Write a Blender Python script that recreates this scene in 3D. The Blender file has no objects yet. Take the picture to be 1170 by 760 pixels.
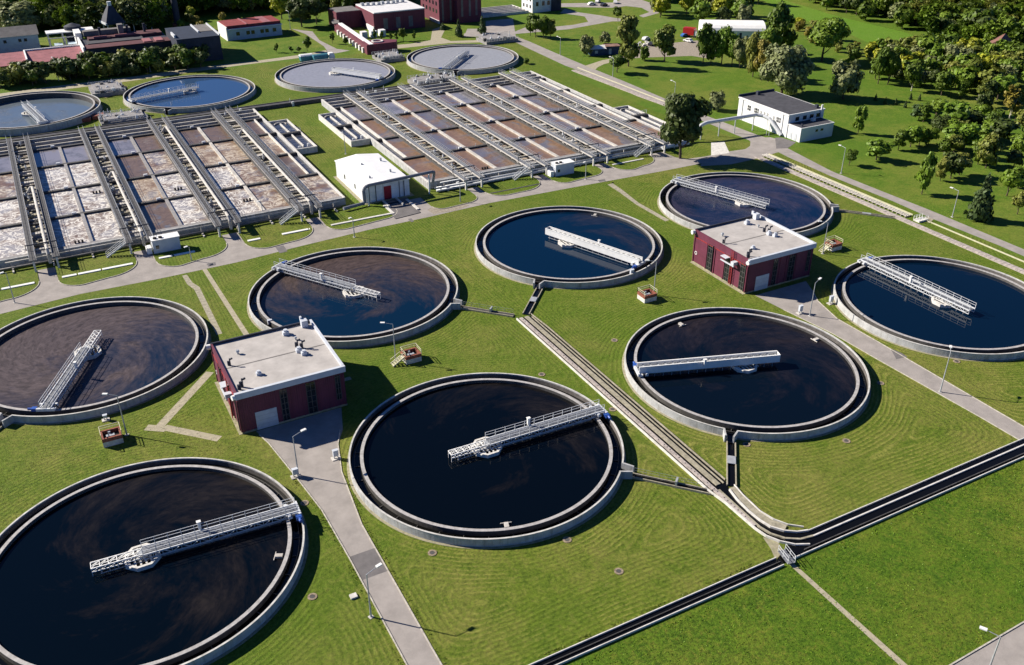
import bpy, math, random
import numpy as np
from mathutils import Matrix, Vector

random.seed(7)
R_ = math.radians
scene = bpy.context.scene
COL = scene.collection

# ------------------------------------------------------------------ camera
# world axes: x along the tank rows, y across them, metres; (0,0) is the centre of the middle front tank
CAM = (-51.286, -104.713, 88.024)
PITCH, ROLL, AZ = R_(29.694), R_(-0.1076), R_(28.0426)
FPX, PW, PH = 1059.6, 1170.0, 760.0
_f = Vector((math.cos(PITCH) * math.sin(AZ), math.cos(PITCH) * math.cos(AZ), -math.sin(PITCH)))
_r0 = Vector((math.cos(AZ), -math.sin(AZ), 0))
_u0 = _r0.cross(_f)
_r = math.cos(ROLL) * _r0 + math.sin(ROLL) * _u0
_u = -math.sin(ROLL) * _r0 + math.cos(ROLL) * _u0
cam_data = bpy.data.cameras.new("camera")
cam = bpy.data.objects.new("camera", cam_data)
COL.objects.link(cam)
cam.matrix_world = Matrix(((_r.x, _u.x, -_f.x, CAM[0]), (_r.y, _u.y, -_f.y, CAM[1]), (_r.z, _u.z, -_f.z, CAM[2]), (0, 0, 0, 1)))
cam_data.sensor_width = 36.0
cam_data.lens = 36.0 * FPX / PW
cam_data.clip_start = 1.0
cam_data.clip_end = 6000.0
scene.camera = cam

# ------------------------------------------------------------------ light
SUN_EL = R_(32.5)
SUN_AZ = math.atan2(1.10, -1.13)            # direction towards the sun in the xy plane
world = bpy.data.worlds.new("World")
scene.world = world
world.use_nodes = True
nt = world.node_tree
for n in list(nt.nodes):
    nt.nodes.remove(n)
wo = nt.nodes.new("ShaderNodeOutputWorld")
bg = nt.nodes.new("ShaderNodeBackground")
sky = nt.nodes.new("ShaderNodeTexSky")
sky.sky_type = 'NISHITA'
sky.sun_disc = False
sky.sun_elevation = SUN_EL
sky.sun_rotation = math.pi / 2 - SUN_AZ
sky.air_density = 1.0
sky.dust_density = 0.0
sky.altitude = 2500.0
sky.ozone_density = 4.5
tint = nt.nodes.new("ShaderNodeMix")          # blue multiply added to dim the sky's fill light
tint.data_type = 'RGBA'
tint.blend_type = 'MULTIPLY'
tint.inputs[0].default_value = 1.0
tint.inputs[7].default_value = (0.44, 0.68, 1.02, 1)
nt.links.new(sky.outputs[0], tint.inputs[6])
nt.links.new(tint.outputs[2], bg.inputs[0])
nt.links.new(bg.outputs[0], wo.inputs[0])
bg.inputs[1].default_value = 0.05
sd = bpy.data.lights.new("sun", 'SUN')
sd.energy = 5.0
sd.angle = R_(0.53)
sd.color = (1.0, 0.92, 0.80)
sun = bpy.data.objects.new("sun", sd)
COL.objects.link(sun)
sv = Vector((math.cos(SUN_AZ) * math.cos(SUN_EL), math.sin(SUN_AZ) * math.cos(SUN_EL), math.sin(SUN_EL)))
sun.rotation_euler = sv.to_track_quat('Z', 'Y').to_euler()
sun.location = (0, 0, 200)
scene.view_settings.view_transform = 'Standard'
scene.view_settings.look = 'None'
scene.view_settings.exposure = 0.92
scene.view_settings.gamma = 1.0
scene.view_settings.use_curve_mapping = False


def at(px, py, z=0.0):
    """the point at height z that the photograph shows at pixel px, py"""
    d = _f + _r * ((px - PW / 2) / FPX) + _u * ((PH / 2 - py) / FPX)
    k = (z - CAM[2]) / d.z
    return Vector((CAM[0] + d.x * k, CAM[1] + d.y * k, z))


def depth_of(p):
    return (Vector(p) - Vector(CAM)).dot(_f)


def height_at(px, py, top):
    b = at(px, py)
    lo, hi = 0.0, 60.0
    for _ in range(40):
        m = (lo + hi) / 2
        q = Vector((b.x, b.y, m)) - Vector(CAM)
        y = PH / 2 - FPX * q.dot(_u) / q.dot(_f)
        if y > top:
            lo = m
        else:
            hi = m
    return lo


# ------------------------------------------------------------------ materials
MATS = {}


def nodes_of(name):
    m = bpy.data.materials.new(name)
    m.use_nodes = True
    t = m.node_tree
    b = t.nodes["Principled BSDF"]
    return m, t, b


def mat(name, col, rough=0.7, var=0.12, scale=0.6, bump=0.0, bscale=6.0, streaky=False, metal=0.0, stain=None, stain_amt=0.0, stain_scale=0.25, spec=0.3, col2=None):
    """procedural material: base colour broken up by two octaves of noise, optional stains and bump"""
    if name in MATS:
        return MATS[name]
    m, t, b = nodes_of(name)
    L = t.links.new
    tc = t.nodes.new("ShaderNodeNewGeometry")
    n1 = t.nodes.new("ShaderNodeTexNoise")
    n1.inputs["Scale"].default_value = scale
    n1.inputs["Detail"].default_value = 6
    n1.inputs["Roughness"].default_value = 0.65
    L(tc.outputs["Position"], n1.inputs["Vector"])
    rp = t.nodes.new("ShaderNodeValToRGB")
    c2 = col2 or tuple(c * (1 - 2.2 * var) for c in col)
    rp.color_ramp.elements[0].position = 0.3
    rp.color_ramp.elements[0].color = (*c2, 1)
    rp.color_ramp.elements[1].position = 0.7
    rp.color_ramp.elements[1].color = (*[min(1, c * (1 + var)) for c in col], 1)
    L(n1.outputs["Fac"], rp.inputs[0])
    out = rp.outputs[0]
    if stain_amt > 0:
        n2 = t.nodes.new("ShaderNodeTexNoise")
        n2.inputs["Scale"].default_value = stain_scale
        n2.inputs["Detail"].default_value = 8
        n2.inputs["Roughness"].default_value = 0.75
        if streaky:
            mpn = t.nodes.new("ShaderNodeMapping")
            mpn.inputs["Scale"].default_value = (3.0, 3.0, 0.25)
            L(tc.outputs["Position"], mpn.inputs["Vector"])
            L(mpn.outputs[0], n2.inputs["Vector"])
        else:
            L(tc.outputs["Position"], n2.inputs["Vector"])
        mr = t.nodes.new("ShaderNodeMapRange")
        mr.inputs[1].default_value = 0.5
        mr.inputs[2].default_value = 0.68
        mr.inputs[4].default_value = stain_amt
        L(n2.outputs["Fac"], mr.inputs[0])
        mx = t.nodes.new("ShaderNodeMix")
        mx.data_type = 'RGBA'
        L(mr.outputs[0], mx.inputs[0])
        L(out, mx.inputs[6])
        mx.inputs[7].default_value = (*(stain or tuple(c * 0.4 for c in col)), 1)
        out = mx.outputs[2]
    L(out, b.inputs["Base Color"])
    b.inputs["Roughness"].default_value = rough
    b.inputs["Metallic"].default_value = metal
    b.inputs["Specular IOR Level"].default_value = spec
    if bump > 0:
        n3 = t.nodes.new("ShaderNodeTexNoise")
        n3.inputs["Scale"].default_value = bscale
        n3.inputs["Detail"].default_value = 4
        L(tc.outputs["Position"], n3.inputs["Vector"])
        bp = t.nodes.new("ShaderNodeBump")
        bp.inputs["Strength"].default_value = bump
        bp.inputs["Distance"].default_value = 0.1
        L(n3.outputs["Fac"], bp.inputs["Height"])
        L(bp.outputs[0], b.inputs["Normal"])
    MATS[name] = m
    return m


class G:
    """tiny node graph helper for maths on world position"""
    def __init__(s, t):
        s.t = t

    def link(s, a, b):
        if isinstance(a, (int, float)):
            b.default_value = a
        else:
            s.t.links.new(a, b)

    def m(s, op, a, b=0.0, c=0.0):
        n = s.t.nodes.new("ShaderNodeMath")
        n.operation = op
        for v, i in ((a, 0), (b, 1), (c, 2)):
            s.link(v, n.inputs[i])
        return n.outputs[0]

    def noise(s, vec, scale, detail=4, rough=0.6, dist=0.0):
        n = s.t.nodes.new("ShaderNodeTexNoise")
        n.inputs["Scale"].default_value = scale
        n.inputs["Detail"].default_value = detail
        n.inputs["Roughness"].default_value = rough
        n.inputs["Distortion"].default_value = dist
        s.t.links.new(vec, n.inputs["Vector"])
        return n.outputs["Fac"]

    def ramp(s, v, a, b, lo=0.0, hi=1.0):
        n = s.t.nodes.new("ShaderNodeMapRange")
        s.link(v, n.inputs[0])
        n.inputs[1].default_value = a
        n.inputs[2].default_value = b
        n.inputs[3].default_value = lo
        n.inputs[4].default_value = hi
        return n.outputs[0]

    def mix(s, f, a, b):
        n = s.t.nodes.new("ShaderNodeMix")
        n.data_type = 'RGBA'
        s.link(f, n.inputs[0])
        for v, i in ((a, 6), (b, 7)):
            if isinstance(v, tuple):
                n.inputs[i].default_value = (*v, 1)
            else:
                s.t.links.new(v, n.inputs[i])
        return n.outputs[2]


def grass_material(name, base, dark, dry, mown=False, dry_amt=0.5, lump=0.5):
    m, t, b = nodes_of(name)
    g = G(t)
    geo = t.nodes.new("ShaderNodeNewGeometry")
    P = geo.outputs["Position"]
    big = g.noise(P, 0.035, 5, 0.6)
    mid = g.noise(P, 0.22, 5, 0.7)
    fine = g.noise(P, 2.2, 6, 0.75)
    finest = g.noise(P, 7.0, 3, 0.8)
    c = g.mix(g.ramp(mid, 0.36, 0.66), dark, base)
    c = g.mix(g.ramp(g.m('ADD', g.m('MULTIPLY', big, 0.6), g.m('MULTIPLY', mid, 0.4)), 0.45, 0.60, 0, dry_amt), c, dry)
    clump = g.noise(P, 0.9, 8, 0.8, 0.5)
    c = g.mix(g.ramp(clump, 0.50, 0.66, 0, lump * 0.8), c, tuple(v * 1.35 for v in dry))
    c = g.mix(g.ramp(clump, 0.48, 0.34, 0, lump * 0.8), c, tuple(v * 0.6 for v in dark))
    c = g.mix(g.ramp(fine, 0.45, 0.72, 0, lump), c, tuple(v * 1.7 for v in base))
    c = g.mix(g.ramp(fine, 0.5, 0.25, 0, lump), c, tuple(v * 0.35 for v in dark))
    c = g.mix(g.ramp(finest, 0.56, 0.75, 0, 0.6), c, tuple(v * 1.5 for v in dry))
    c = g.mix(g.ramp(finest, 0.46, 0.28, 0, 0.6), c, tuple(v * 0.45 for v in dark))
    hgt = g.m('ADD', fine, g.m('MULTIPLY', finest, 0.5))
    zone = g.noise(P, 0.018, 3, 0.5)
    c = g.mix(g.ramp(zone, 0.42, 0.58, 0.35, 0.0), c, (base[0] * 0.62, base[1] * 0.86, base[2] * 0.6))
    # bald spots
    bald = g.ramp(g.noise(P, 0.42, 7, 0.75, 0.4), 0.665, 0.72, 0, 0.7)
    c = g.mix(bald, c, (0.24, 0.20, 0.09))
    if mown:
        sp = t.nodes.new("ShaderNodeSeparateXYZ")
        t.links.new(P, sp.inputs[0])
        s_, t_ = sp.outputs[0], sp.outputs[1]
        x = g.m('SUBTRACT', s_, g.m('MULTIPLY', g.m('ROUND', g.m('DIVIDE', s_, 51.35)), 51.35))
        y = g.m('SUBTRACT', t_, g.m('MULTIPLY', g.m('ROUND', g.m('DIVIDE', t_, 60.45)), 60.45))
        d = g.m('SQRT', g.m('ADD', g.m('MULTIPLY', x, x), g.m('MULTIPLY', y, y)))
        e1 = g.m('SUBTRACT', d, 21.6)
        e2 = g.m('SUBTRACT', 25.4, g.m('ABSOLUTE', x))
        e3 = g.m('ADD', t_, 37.5)
        e = g.m('SMOOTH_MIN', g.m('SMOOTH_MIN', e1, e2, 6.0), e3, 6.0)
        wob = g.m('MULTIPLY', g.noise(P, 0.10, 2), 1.0)
        st = g.m('SINE', g.m('MULTIPLY', g.m('ADD', e, wob), 2 * math.pi / 0.74))
        amp = g.ramp(g.noise(P, 0.045, 4, 0.7), 0.42, 0.60, 0.03, 0.62)
        amp = g.m('MULTIPLY', amp, g.ramp(t_, 20, -8, 0.22, 1.0))
        amp = g.m('MULTIPLY', amp, g.ramp(s_, -34, -26, 0.25, 1.0))
        fr = g.ramp(g.noise(P, 1.1, 6, 0.85), 0.40, 0.60, 0.0, 1.25)
        amp = g.m('MULTIPLY', amp, fr)
        c = g.mix(g.m('MULTIPLY', g.ramp(st, 0.2, 1.0), amp), c, tuple(v * 1.7 for v in dry))
        c = g.mix(g.m('MULTIPLY', g.ramp(st, -0.4, -1.0, 0, 0.45), amp), c, tuple(v * 0.8 for v in dark))
        hgt = g.m('ADD', hgt, g.m('MULTIPLY', st, 0.12))
    t.links.new(c, b.inputs["Base Color"])
    b.inputs["Roughness"].default_value = 0.85
    b.inputs["Specular IOR Level"].default_value = 0.12
    bp = t.nodes.new("ShaderNodeBump")
    bp.inputs["Strength"].default_value = 0.55
    bp.inputs["Distance"].default_value = 0.3
    t.links.new(hgt, bp.inputs["Height"])
    t.links.new(bp.outputs[0], b.inputs["Normal"])
    return m


def water_material(name, cx=0, cy=0, ang=0, shift=0.0, amount=0.0, col=(0.06, 0.045, 0.035), clear=(0.002, 0.005, 0.011), seed=0.0, rough=0.03, streak=0.5, fleck=0.0, spec=0.5):
    """dark water with a film of scum: amount 0 none .. 1 all over; ang/shift push the film to one side"""
    m, t, b = nodes_of(name)
    g = G(t)
    geo = t.nodes.new("ShaderNodeNewGeometry")
    mp = t.nodes.new("ShaderNodeMapping")
    mp.inputs["Location"].default_value = (-cx + seed, -cy + seed * 0.7, 0)
    t.links.new(geo.outputs["Position"], mp.inputs["Vector"])
    V = mp.outputs[0]
    sp = t.nodes.new("ShaderNodeSeparateXYZ")
    t.links.new(geo.outputs["Position"], sp.inputs[0])
    x = g.m('SUBTRACT', sp.outputs[0], cx)
    y = g.m('SUBTRACT', sp.outputs[1], cy)
    along = g.m('ADD', g.m('MULTIPLY', x, math.cos(ang) / 19.0), g.m('MULTIPLY', y, math.sin(ang) / 19.0))
    rr = g.m('SQRT', g.m('ADD', g.m('MULTIPLY', x, x), g.m('MULTIPLY', y, y)))
    ph = g.m('MULTIPLY', rr, 0.07)
    cs, sn = g.m('COSINE', ph), g.m('SINE', ph)
    cmb = t.nodes.new("ShaderNodeCombineXYZ")
    t.links.new(g.m('ADD', g.m('SUBTRACT', g.m('MULTIPLY', x, cs), g.m('MULTIPLY', y, sn)), seed), cmb.inputs[0])
    t.links.new(g.m('ADD', g.m('ADD', g.m('MULTIPLY', x, sn), g.m('MULTIPLY', y, cs)), seed * 0.7), cmb.inputs[1])
    V = cmb.outputs[0]
    n = g.noise(V, 0.10, 7, 0.62, streak)
    n2 = g.noise(V, 0.45, 6, 0.7, streak * 1.4)
    f = g.m('ADD', g.m('MULTIPLY', n, 0.9), g.m('MULTIPLY', n2, 0.35))
    f = g.m('ADD', f, g.m('MULTIPLY', along, shift))
    thr = 1.02 - amount * 0.75
    fac = g.ramp(f, thr - 0.02, thr + 0.34)
    var = g.noise(V, 0.8, 5, 0.7, 0.6)
    lo_, hi_ = (0.85, 1.1) if amount > 1.4 else (0.55, 1.35)
    sc = g.mix(g.ramp(var, 0.35, 0.65), tuple(v * lo_ for v in col), tuple(min(1, v * hi_) for v in col))
    if fleck > 0:
        fl = g.ramp(g.noise(V, 2.6, 3, 0.6, 0.5), 0.64, 0.74, 0, fleck)
        sc = g.mix(fl, sc, tuple(v * 0.25 for v in col))
    c = g.mix(fac, clear, sc)
    t.links.new(c, b.inputs["Base Color"])
    t.links.new(g.ramp(fac, 0, 1, rough, 0.5), b.inputs["Roughness"])
    b.inputs["IOR"].default_value = 1.33
    b.inputs["Specular IOR Level"].default_value = spec
    bp = t.nodes.new("ShaderNodeBump")
    bp.inputs["Strength"].default_value = 0.02
    bp.inputs["Distance"].default_value = 0.05
    t.links.new(g.noise(V, 1.2, 3), bp.inputs["Height"])
    t.links.new(bp.outputs[0], b.inputs["Normal"])
    return m


def foam_material(name, col, foam_amt, band_col=(0.10, 0.11, 0.14), band_amt=0.3, seed=0.0, foamcol=(0.58, 0.54, 0.46), rough=0.35):
    """aerated sewage: brown liquor, bands of clearer grey with reflection and shade painted in, and webs of pale foam"""
    m, t, b = nodes_of(name)
    g = G(t)
    geo = t.nodes.new("ShaderNodeNewGeometry")
    mp = t.nodes.new("ShaderNodeMapping")
    mp.inputs["Location"].default_value = (seed, seed * 1.7, 0)
    t.links.new(geo.outputs["Position"], mp.inputs["Vector"])
    V = mp.outputs[0]
    a = g.noise(V, 0.13, 5, 0.6, 0.6)
    bb = g.noise(V, 0.9, 6, 0.7, 0.8)
    c = g.mix(g.ramp(bb, 0.3, 0.7), tuple(v * 0.6 for v in col), tuple(v * 1.25 for v in col))
    wm = g.ramp(a, 0.60 - 0.3 * band_amt, 0.68 - 0.25 * band_amt)  # mask of the grey bands that paint reflection and shade into the liquor
    if band_amt > 0:
        c = g.mix(wm, c, band_col)
    # web: ridges of warped noise, with blurred halos
    r1 = g.m('ABSOLUTE', g.m('SUBTRACT', g.noise(V, 0.36, 3, 0.5, 1.6), 0.5))
    r2 = g.m('ABSOLUTE', g.m('SUBTRACT', g.noise(V, 0.85, 4, 0.6, 1.2), 0.5))
    web = g.m('MAXIMUM', g.m('ADD', g.m('MULTIPLY', g.ramp(r1, 0.06, 0.01), 0.7), g.ramp(r1, 0.16, 0.0, 0, 0.28)), g.m('MULTIPLY', g.ramp(r2, 0.05, 0.0), 0.55))
    where = g.ramp(g.noise(V, 0.14, 3), 0.60 - 0.35 * foam_amt, 0.72 - 0.35 * foam_amt)
    f = g.m('MULTIPLY', g.m('MULTIPLY', web, where), min(1.0, 0.25 + foam_amt * 0.9) if foam_amt > 0 else 0.0)
    c = g.mix(f, c, foamcol)
    t.links.new(c, b.inputs["Base Color"])
    b.inputs["Roughness"].default_value = rough
    b.inputs["Specular IOR Level"].default_value = 0.35
    return m


def cladding_material(name, col, period, rough=0.6, depth=0.3):
    """profiled sheet: vertical ribs"""
    m, t, b = nodes_of(name)
    g = G(t)
    geo = t.nodes.new("ShaderNodeNewGeometry")
    sp = t.nodes.new("ShaderNodeSeparateXYZ")
    t.links.new(geo.outputs["Position"], sp.inputs[0])
    ph = g.m('MULTIPLY', g.m('ADD', sp.outputs[0], sp.outputs[1]), 2 * math.pi / period)
    w = g.m('SINE', ph)
    n = g.noise(geo.outputs["Position"], 0.5, 5, 0.7)
    c = g.mix(g.ramp(n, 0.3, 0.7), tuple(v * 0.8 for v in col), tuple(min(1, v * 1.12) for v in col))
    jn = g.ramp(g.m('COSINE', g.m('MULTIPLY', g.m('ADD', sp.outputs[0], sp.outputs[1]), 2 * math.pi / (period * 5))), 0.965, 0.99, 0, 0.35)
    hz_ = g.ramp(g.m('COSINE', g.m('MULTIPLY', sp.outputs[2], 2 * math.pi / 2.6)), 0.99, 0.998, 0, 0.3)
    c = g.mix(g.m('MAXIMUM', jn, hz_), c, tuple(v * 0.4 for v in col))
    t.links.new(c, b.inputs["Base Color"])
    b.inputs["Roughness"].default_value = rough
    bp = t.nodes.new("ShaderNodeBump")
    bp.inputs["Strength"].default_value = depth
    bp.inputs["Distance"].default_value = 0.08
    t.links.new(w, bp.inputs["Height"])
    t.links.new(bp.outputs[0], b.inputs["Normal"])
    return m


def leaf_material(name, col, col2=None, hue=0.25):
    m, t, b = nodes_of(name)
    g = G(t)
    geo = t.nodes.new("ShaderNodeNewGeometry")
    oi = t.nodes.new("ShaderNodeObjectInfo")
    rnd = geo.outputs["Random Per Island"]
    c2 = col2 or (col[0] * 1.6, col[1] * 1.35, col[2] * 1.0)
    c = g.mix(g.ramp(rnd, 0.0, 1.0), tuple(v * 0.6 for v in col), tuple(v * 1.35 for v in col))
    c = g.mix(g.ramp(oi.outputs["Random"], 0, 1, 0, hue * 2), c, c2)
    t.links.new(c, b.inputs["Base Color"])
    b.inputs["Roughness"].default_value = 0.55
    b.inputs["Specular IOR Level"].default_value = 0.25
    tr = t.nodes.new("ShaderNodeBsdfTranslucent")
    t.links.new(c, tr.inputs["Color"])
    ms = t.nodes.new("ShaderNodeMixShader")
    ms.inputs[0].default_value = 0.22
    out = t.nodes["Material Output"]
    t.links.new(b.outputs[0], ms.inputs[1])
    t.links.new(tr.outputs[0], ms.inputs[2])
    t.links.new(ms.outputs[0], out.inputs["Surface"])
    return m


M_conc = mat("concrete_light", (0.50, 0.475, 0.44), 0.8, 0.14, 0.8, 0.15, 5, stain=(0.22, 0.20, 0.17), stain_amt=0.55, stain_scale=0.45)
M_conc_rim = mat("concrete_rim", (0.62, 0.60, 0.56), 0.75, 0.12, 1.2, 0.1, 5, stain=(0.25, 0.23, 0.20), stain_amt=0.4, stain_scale=0.7)
M_conc_in = mat("concrete_inner_rim", (0.40, 0.385, 0.375), 0.8, 0.15, 1.5, 0.1, 5, stain=(0.20, 0.18, 0.17), stain_amt=0.5, stain_scale=1.2)
M_cope = mat("concrete_coping", (0.54, 0.53, 0.50), 0.75, 0.15, 1.2, stain=(0.24, 0.22, 0.19), stain_amt=0.6, stain_scale=0.9)
M_conc_wall = mat("concrete_wall", (0.42, 0.425, 0.43), 0.85, 0.14, 0.7, 0.12, 4, streaky=True, stain=(0.20, 0.19, 0.165), stain_amt=0.8, stain_scale=0.5)
M_conc_dark = mat("concrete_wet_and_shade", (0.085, 0.082, 0.08), 0.7, 0.2, 0.9, 0.1, 4, stain=(0.05, 0.045, 0.04), stain_amt=0.7, stain_scale=0.6)  # dark concrete, also carries the painted shade of the tanks' inner walls
M_conc_tan = mat("concrete_slabs", (0.34, 0.31, 0.235), 0.85, 0.2, 1.4, 0.2, 5, stain=(0.20, 0.19, 0.12), stain_amt=0.5, stain_scale=0.9)
M_conc_slab = mat("concrete_pink_slabs", (0.42, 0.37, 0.34), 0.85, 0.2, 1.6, 0.2, 5)
M_brickdust = mat("manhole_ring", (0.30, 0.24, 0.17), 0.95, 0.3, 4.0)
M_shade_pipe = mat("shade_and_pipe_grey", (0.14, 0.13, 0.125), 0.6, 0.2, 1.2)  # dark grey: painted shade inside the outer tank walls, plain colour on a pipe
M_conc_base = mat("concrete_footing", (0.32, 0.29, 0.20), 0.9, 0.2, 1.5, 0.1, 5, stain=(0.22, 0.24, 0.10), stain_amt=0.6, stain_scale=0.8)
M_asph = mat("asphalt_pale", (0.310, 0.282, 0.262), 0.9, 0.10, 0.35, 0.2, 12, stain=(0.20, 0.185, 0.175), stain_amt=0.6, stain_scale=0.16)
M_asph_dark = mat("asphalt_patch", (0.15, 0.14, 0.14), 0.9, 0.12, 0.6, 0.2, 12)
M_path = mat("path_slabs", (0.38, 0.34, 0.25), 0.9, 0.18, 1.6, 0.2, 8, stain=(0.18, 0.19, 0.08), stain_amt=0.45, stain_scale=0.8)
M_kerb = mat("kerb_stone", (0.46, 0.43, 0.37), 0.9, 0.2, 2.0)
M_gravel = mat("gravel", (0.30, 0.26, 0.21), 0.95, 0.2, 1.6, 0.3, 9)
M_soil = mat("bare_soil", (0.30, 0.23, 0.14), 0.95, 0.2, 0.9, 0.3, 5)
M_steel = mat("galvanised_steel", (0.42, 0.44, 0.46), 0.45, 0.12, 1.5, metal=0.25)
M_rail = mat("rail_steel", (0.60, 0.62, 0.64), 0.5, 0.08, 1.5, metal=0.1)
M_white = mat("white_paint", (0.78, 0.78, 0.76), 0.5, 0.06, 1.0, stain=(0.5, 0.48, 0.44), stain_amt=0.3)
M_grating_dark = mat("gallery_grating", (0.085, 0.085, 0.09), 0.8, 0.2, 2.5)
M_beam_grey = mat("beam_grey", (0.27, 0.26, 0.26), 0.8, 0.2, 1.5)
M_grating = mat("deck_grating", (0.20, 0.21, 0.23), 0.6, 0.2, 2.5, metal=0.2)
M_bluepaint = mat("blue_paint", (0.03, 0.09, 0.35), 0.45, 0.1, 1.5)
M_rust = mat("rusty_steel", (0.14, 0.06, 0.03), 0.8, 0.3, 2.0)
M_red = cladding_material("maroon_cladding", (0.120, 0.020, 0.044), 0.35, 0.65, 0.25)
M_red_far = cladding_material("maroon_cladding_rough", (0.125, 0.022, 0.040), 0.9, 0.7, 0.25)
M_redtrim = mat("red_trim", (0.30, 0.03, 0.03), 0.6, 0.1, 1.0)
M_frame = mat("window_frame", (0.075, 0.068, 0.066), 0.6, 0.1, 1.0)
M_roof = mat("roof_membrane", (0.42, 0.395, 0.375), 0.9, 0.10, 0.35, stain=(0.30, 0.28, 0.27), stain_amt=0.5, stain_scale=0.3)
M_fascia = mat("fascia_white", (0.52, 0.55, 0.60), 0.5, 0.05, 1.0)
M_glass = mat("window_glass", (0.015, 0.02, 0.025), 0.12, 0.3, 1.0, spec=0.6)
M_door = mat("door_panels", (0.50, 0.53, 0.56), 0.5, 0.08, 0.8)
M_black = mat("black_rubber", (0.02, 0.02, 0.02), 0.7, 0.2, 1.0)
M_darkroof = mat("roof_felt", (0.065, 0.065, 0.075), 0.9, 0.15, 0.6)
M_greyroof = mat("roof_grey", (0.17, 0.16, 0.155), 0.9, 0.15, 0.5)
M_pinkroof = mat("roof_faded_red", (0.30, 0.115, 0.13), 0.8, 0.2, 0.5, stain=(0.16, 0.05, 0.05), stain_amt=0.5)
M_redroof = mat("roof_red", (0.24, 0.045, 0.045), 0.8, 0.2, 0.5, stain=(0.16, 0.03, 0.03), stain_amt=0.5)
M_render = mat("white_render", (0.68, 0.68, 0.68), 0.8, 0.06, 0.5, stain=(0.45, 0.43, 0.40), stain_amt=0.35)
M_sheet = cladding_material("white_sheet", (0.72, 0.73, 0.74), 1.1, 0.5, 0.2)
M_bluewall = mat("pale_blue_wall", (0.36, 0.45, 0.52), 0.8, 0.08, 0.5)
M_darkwall = mat("dark_sheet_wall", (0.035, 0.04, 0.06), 0.7, 0.2, 0.5)
M_brick = mat("old_brick", (0.26, 0.09, 0.06), 0.85, 0.25, 3.0)
M_yellow = mat("faded_yellow_rail", (0.50, 0.48, 0.34), 0.6, 0.1, 1.5)
M_teal = mat("teal_tarp", (0.05, 0.19, 0.24), 0.6, 0.15, 1.0)
M_bark = mat("bark", (0.10, 0.075, 0.05), 0.9, 0.25, 2.0)
M_birch = mat("pale_bark", (0.45, 0.42, 0.36), 0.9, 0.25, 2.0)
M_blackwater = water_material("channel_water", amount=0.05, seed=3.0, col=(0.03, 0.02, 0.012), clear=(0.004, 0.004, 0.004))
M_greywater = water_material("settling_water", amount=0.55, seed=9.0, col=(0.16, 0.16, 0.19), clear=(0.03, 0.035, 0.05), rough=0.1)
M_grass = grass_material("meadow_grass", (0.096, 0.160, 0.014), (0.060, 0.118, 0.010), (0.178, 0.176, 0.036), dry_amt=0.75, lump=0.55)
M_lawn = grass_material("mown_lawn", (0.104, 0.145, 0.013), (0.066, 0.110, 0.009), (0.172, 0.160, 0.042), mown=True, dry_amt=0.8, lump=0.75)
M_rough = grass_material("rough_grass", (0.080, 0.140, 0.009), (0.036, 0.082, 0.006), (0.165, 0.150, 0.026), dry_amt=0.55, lump=0.9)
M_field = grass_material("green_field", (0.12, 0.215, 0.02), (0.10, 0.19, 0.015), (0.15, 0.20, 0.04), dry_amt=0.3, lump=0.15)


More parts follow.
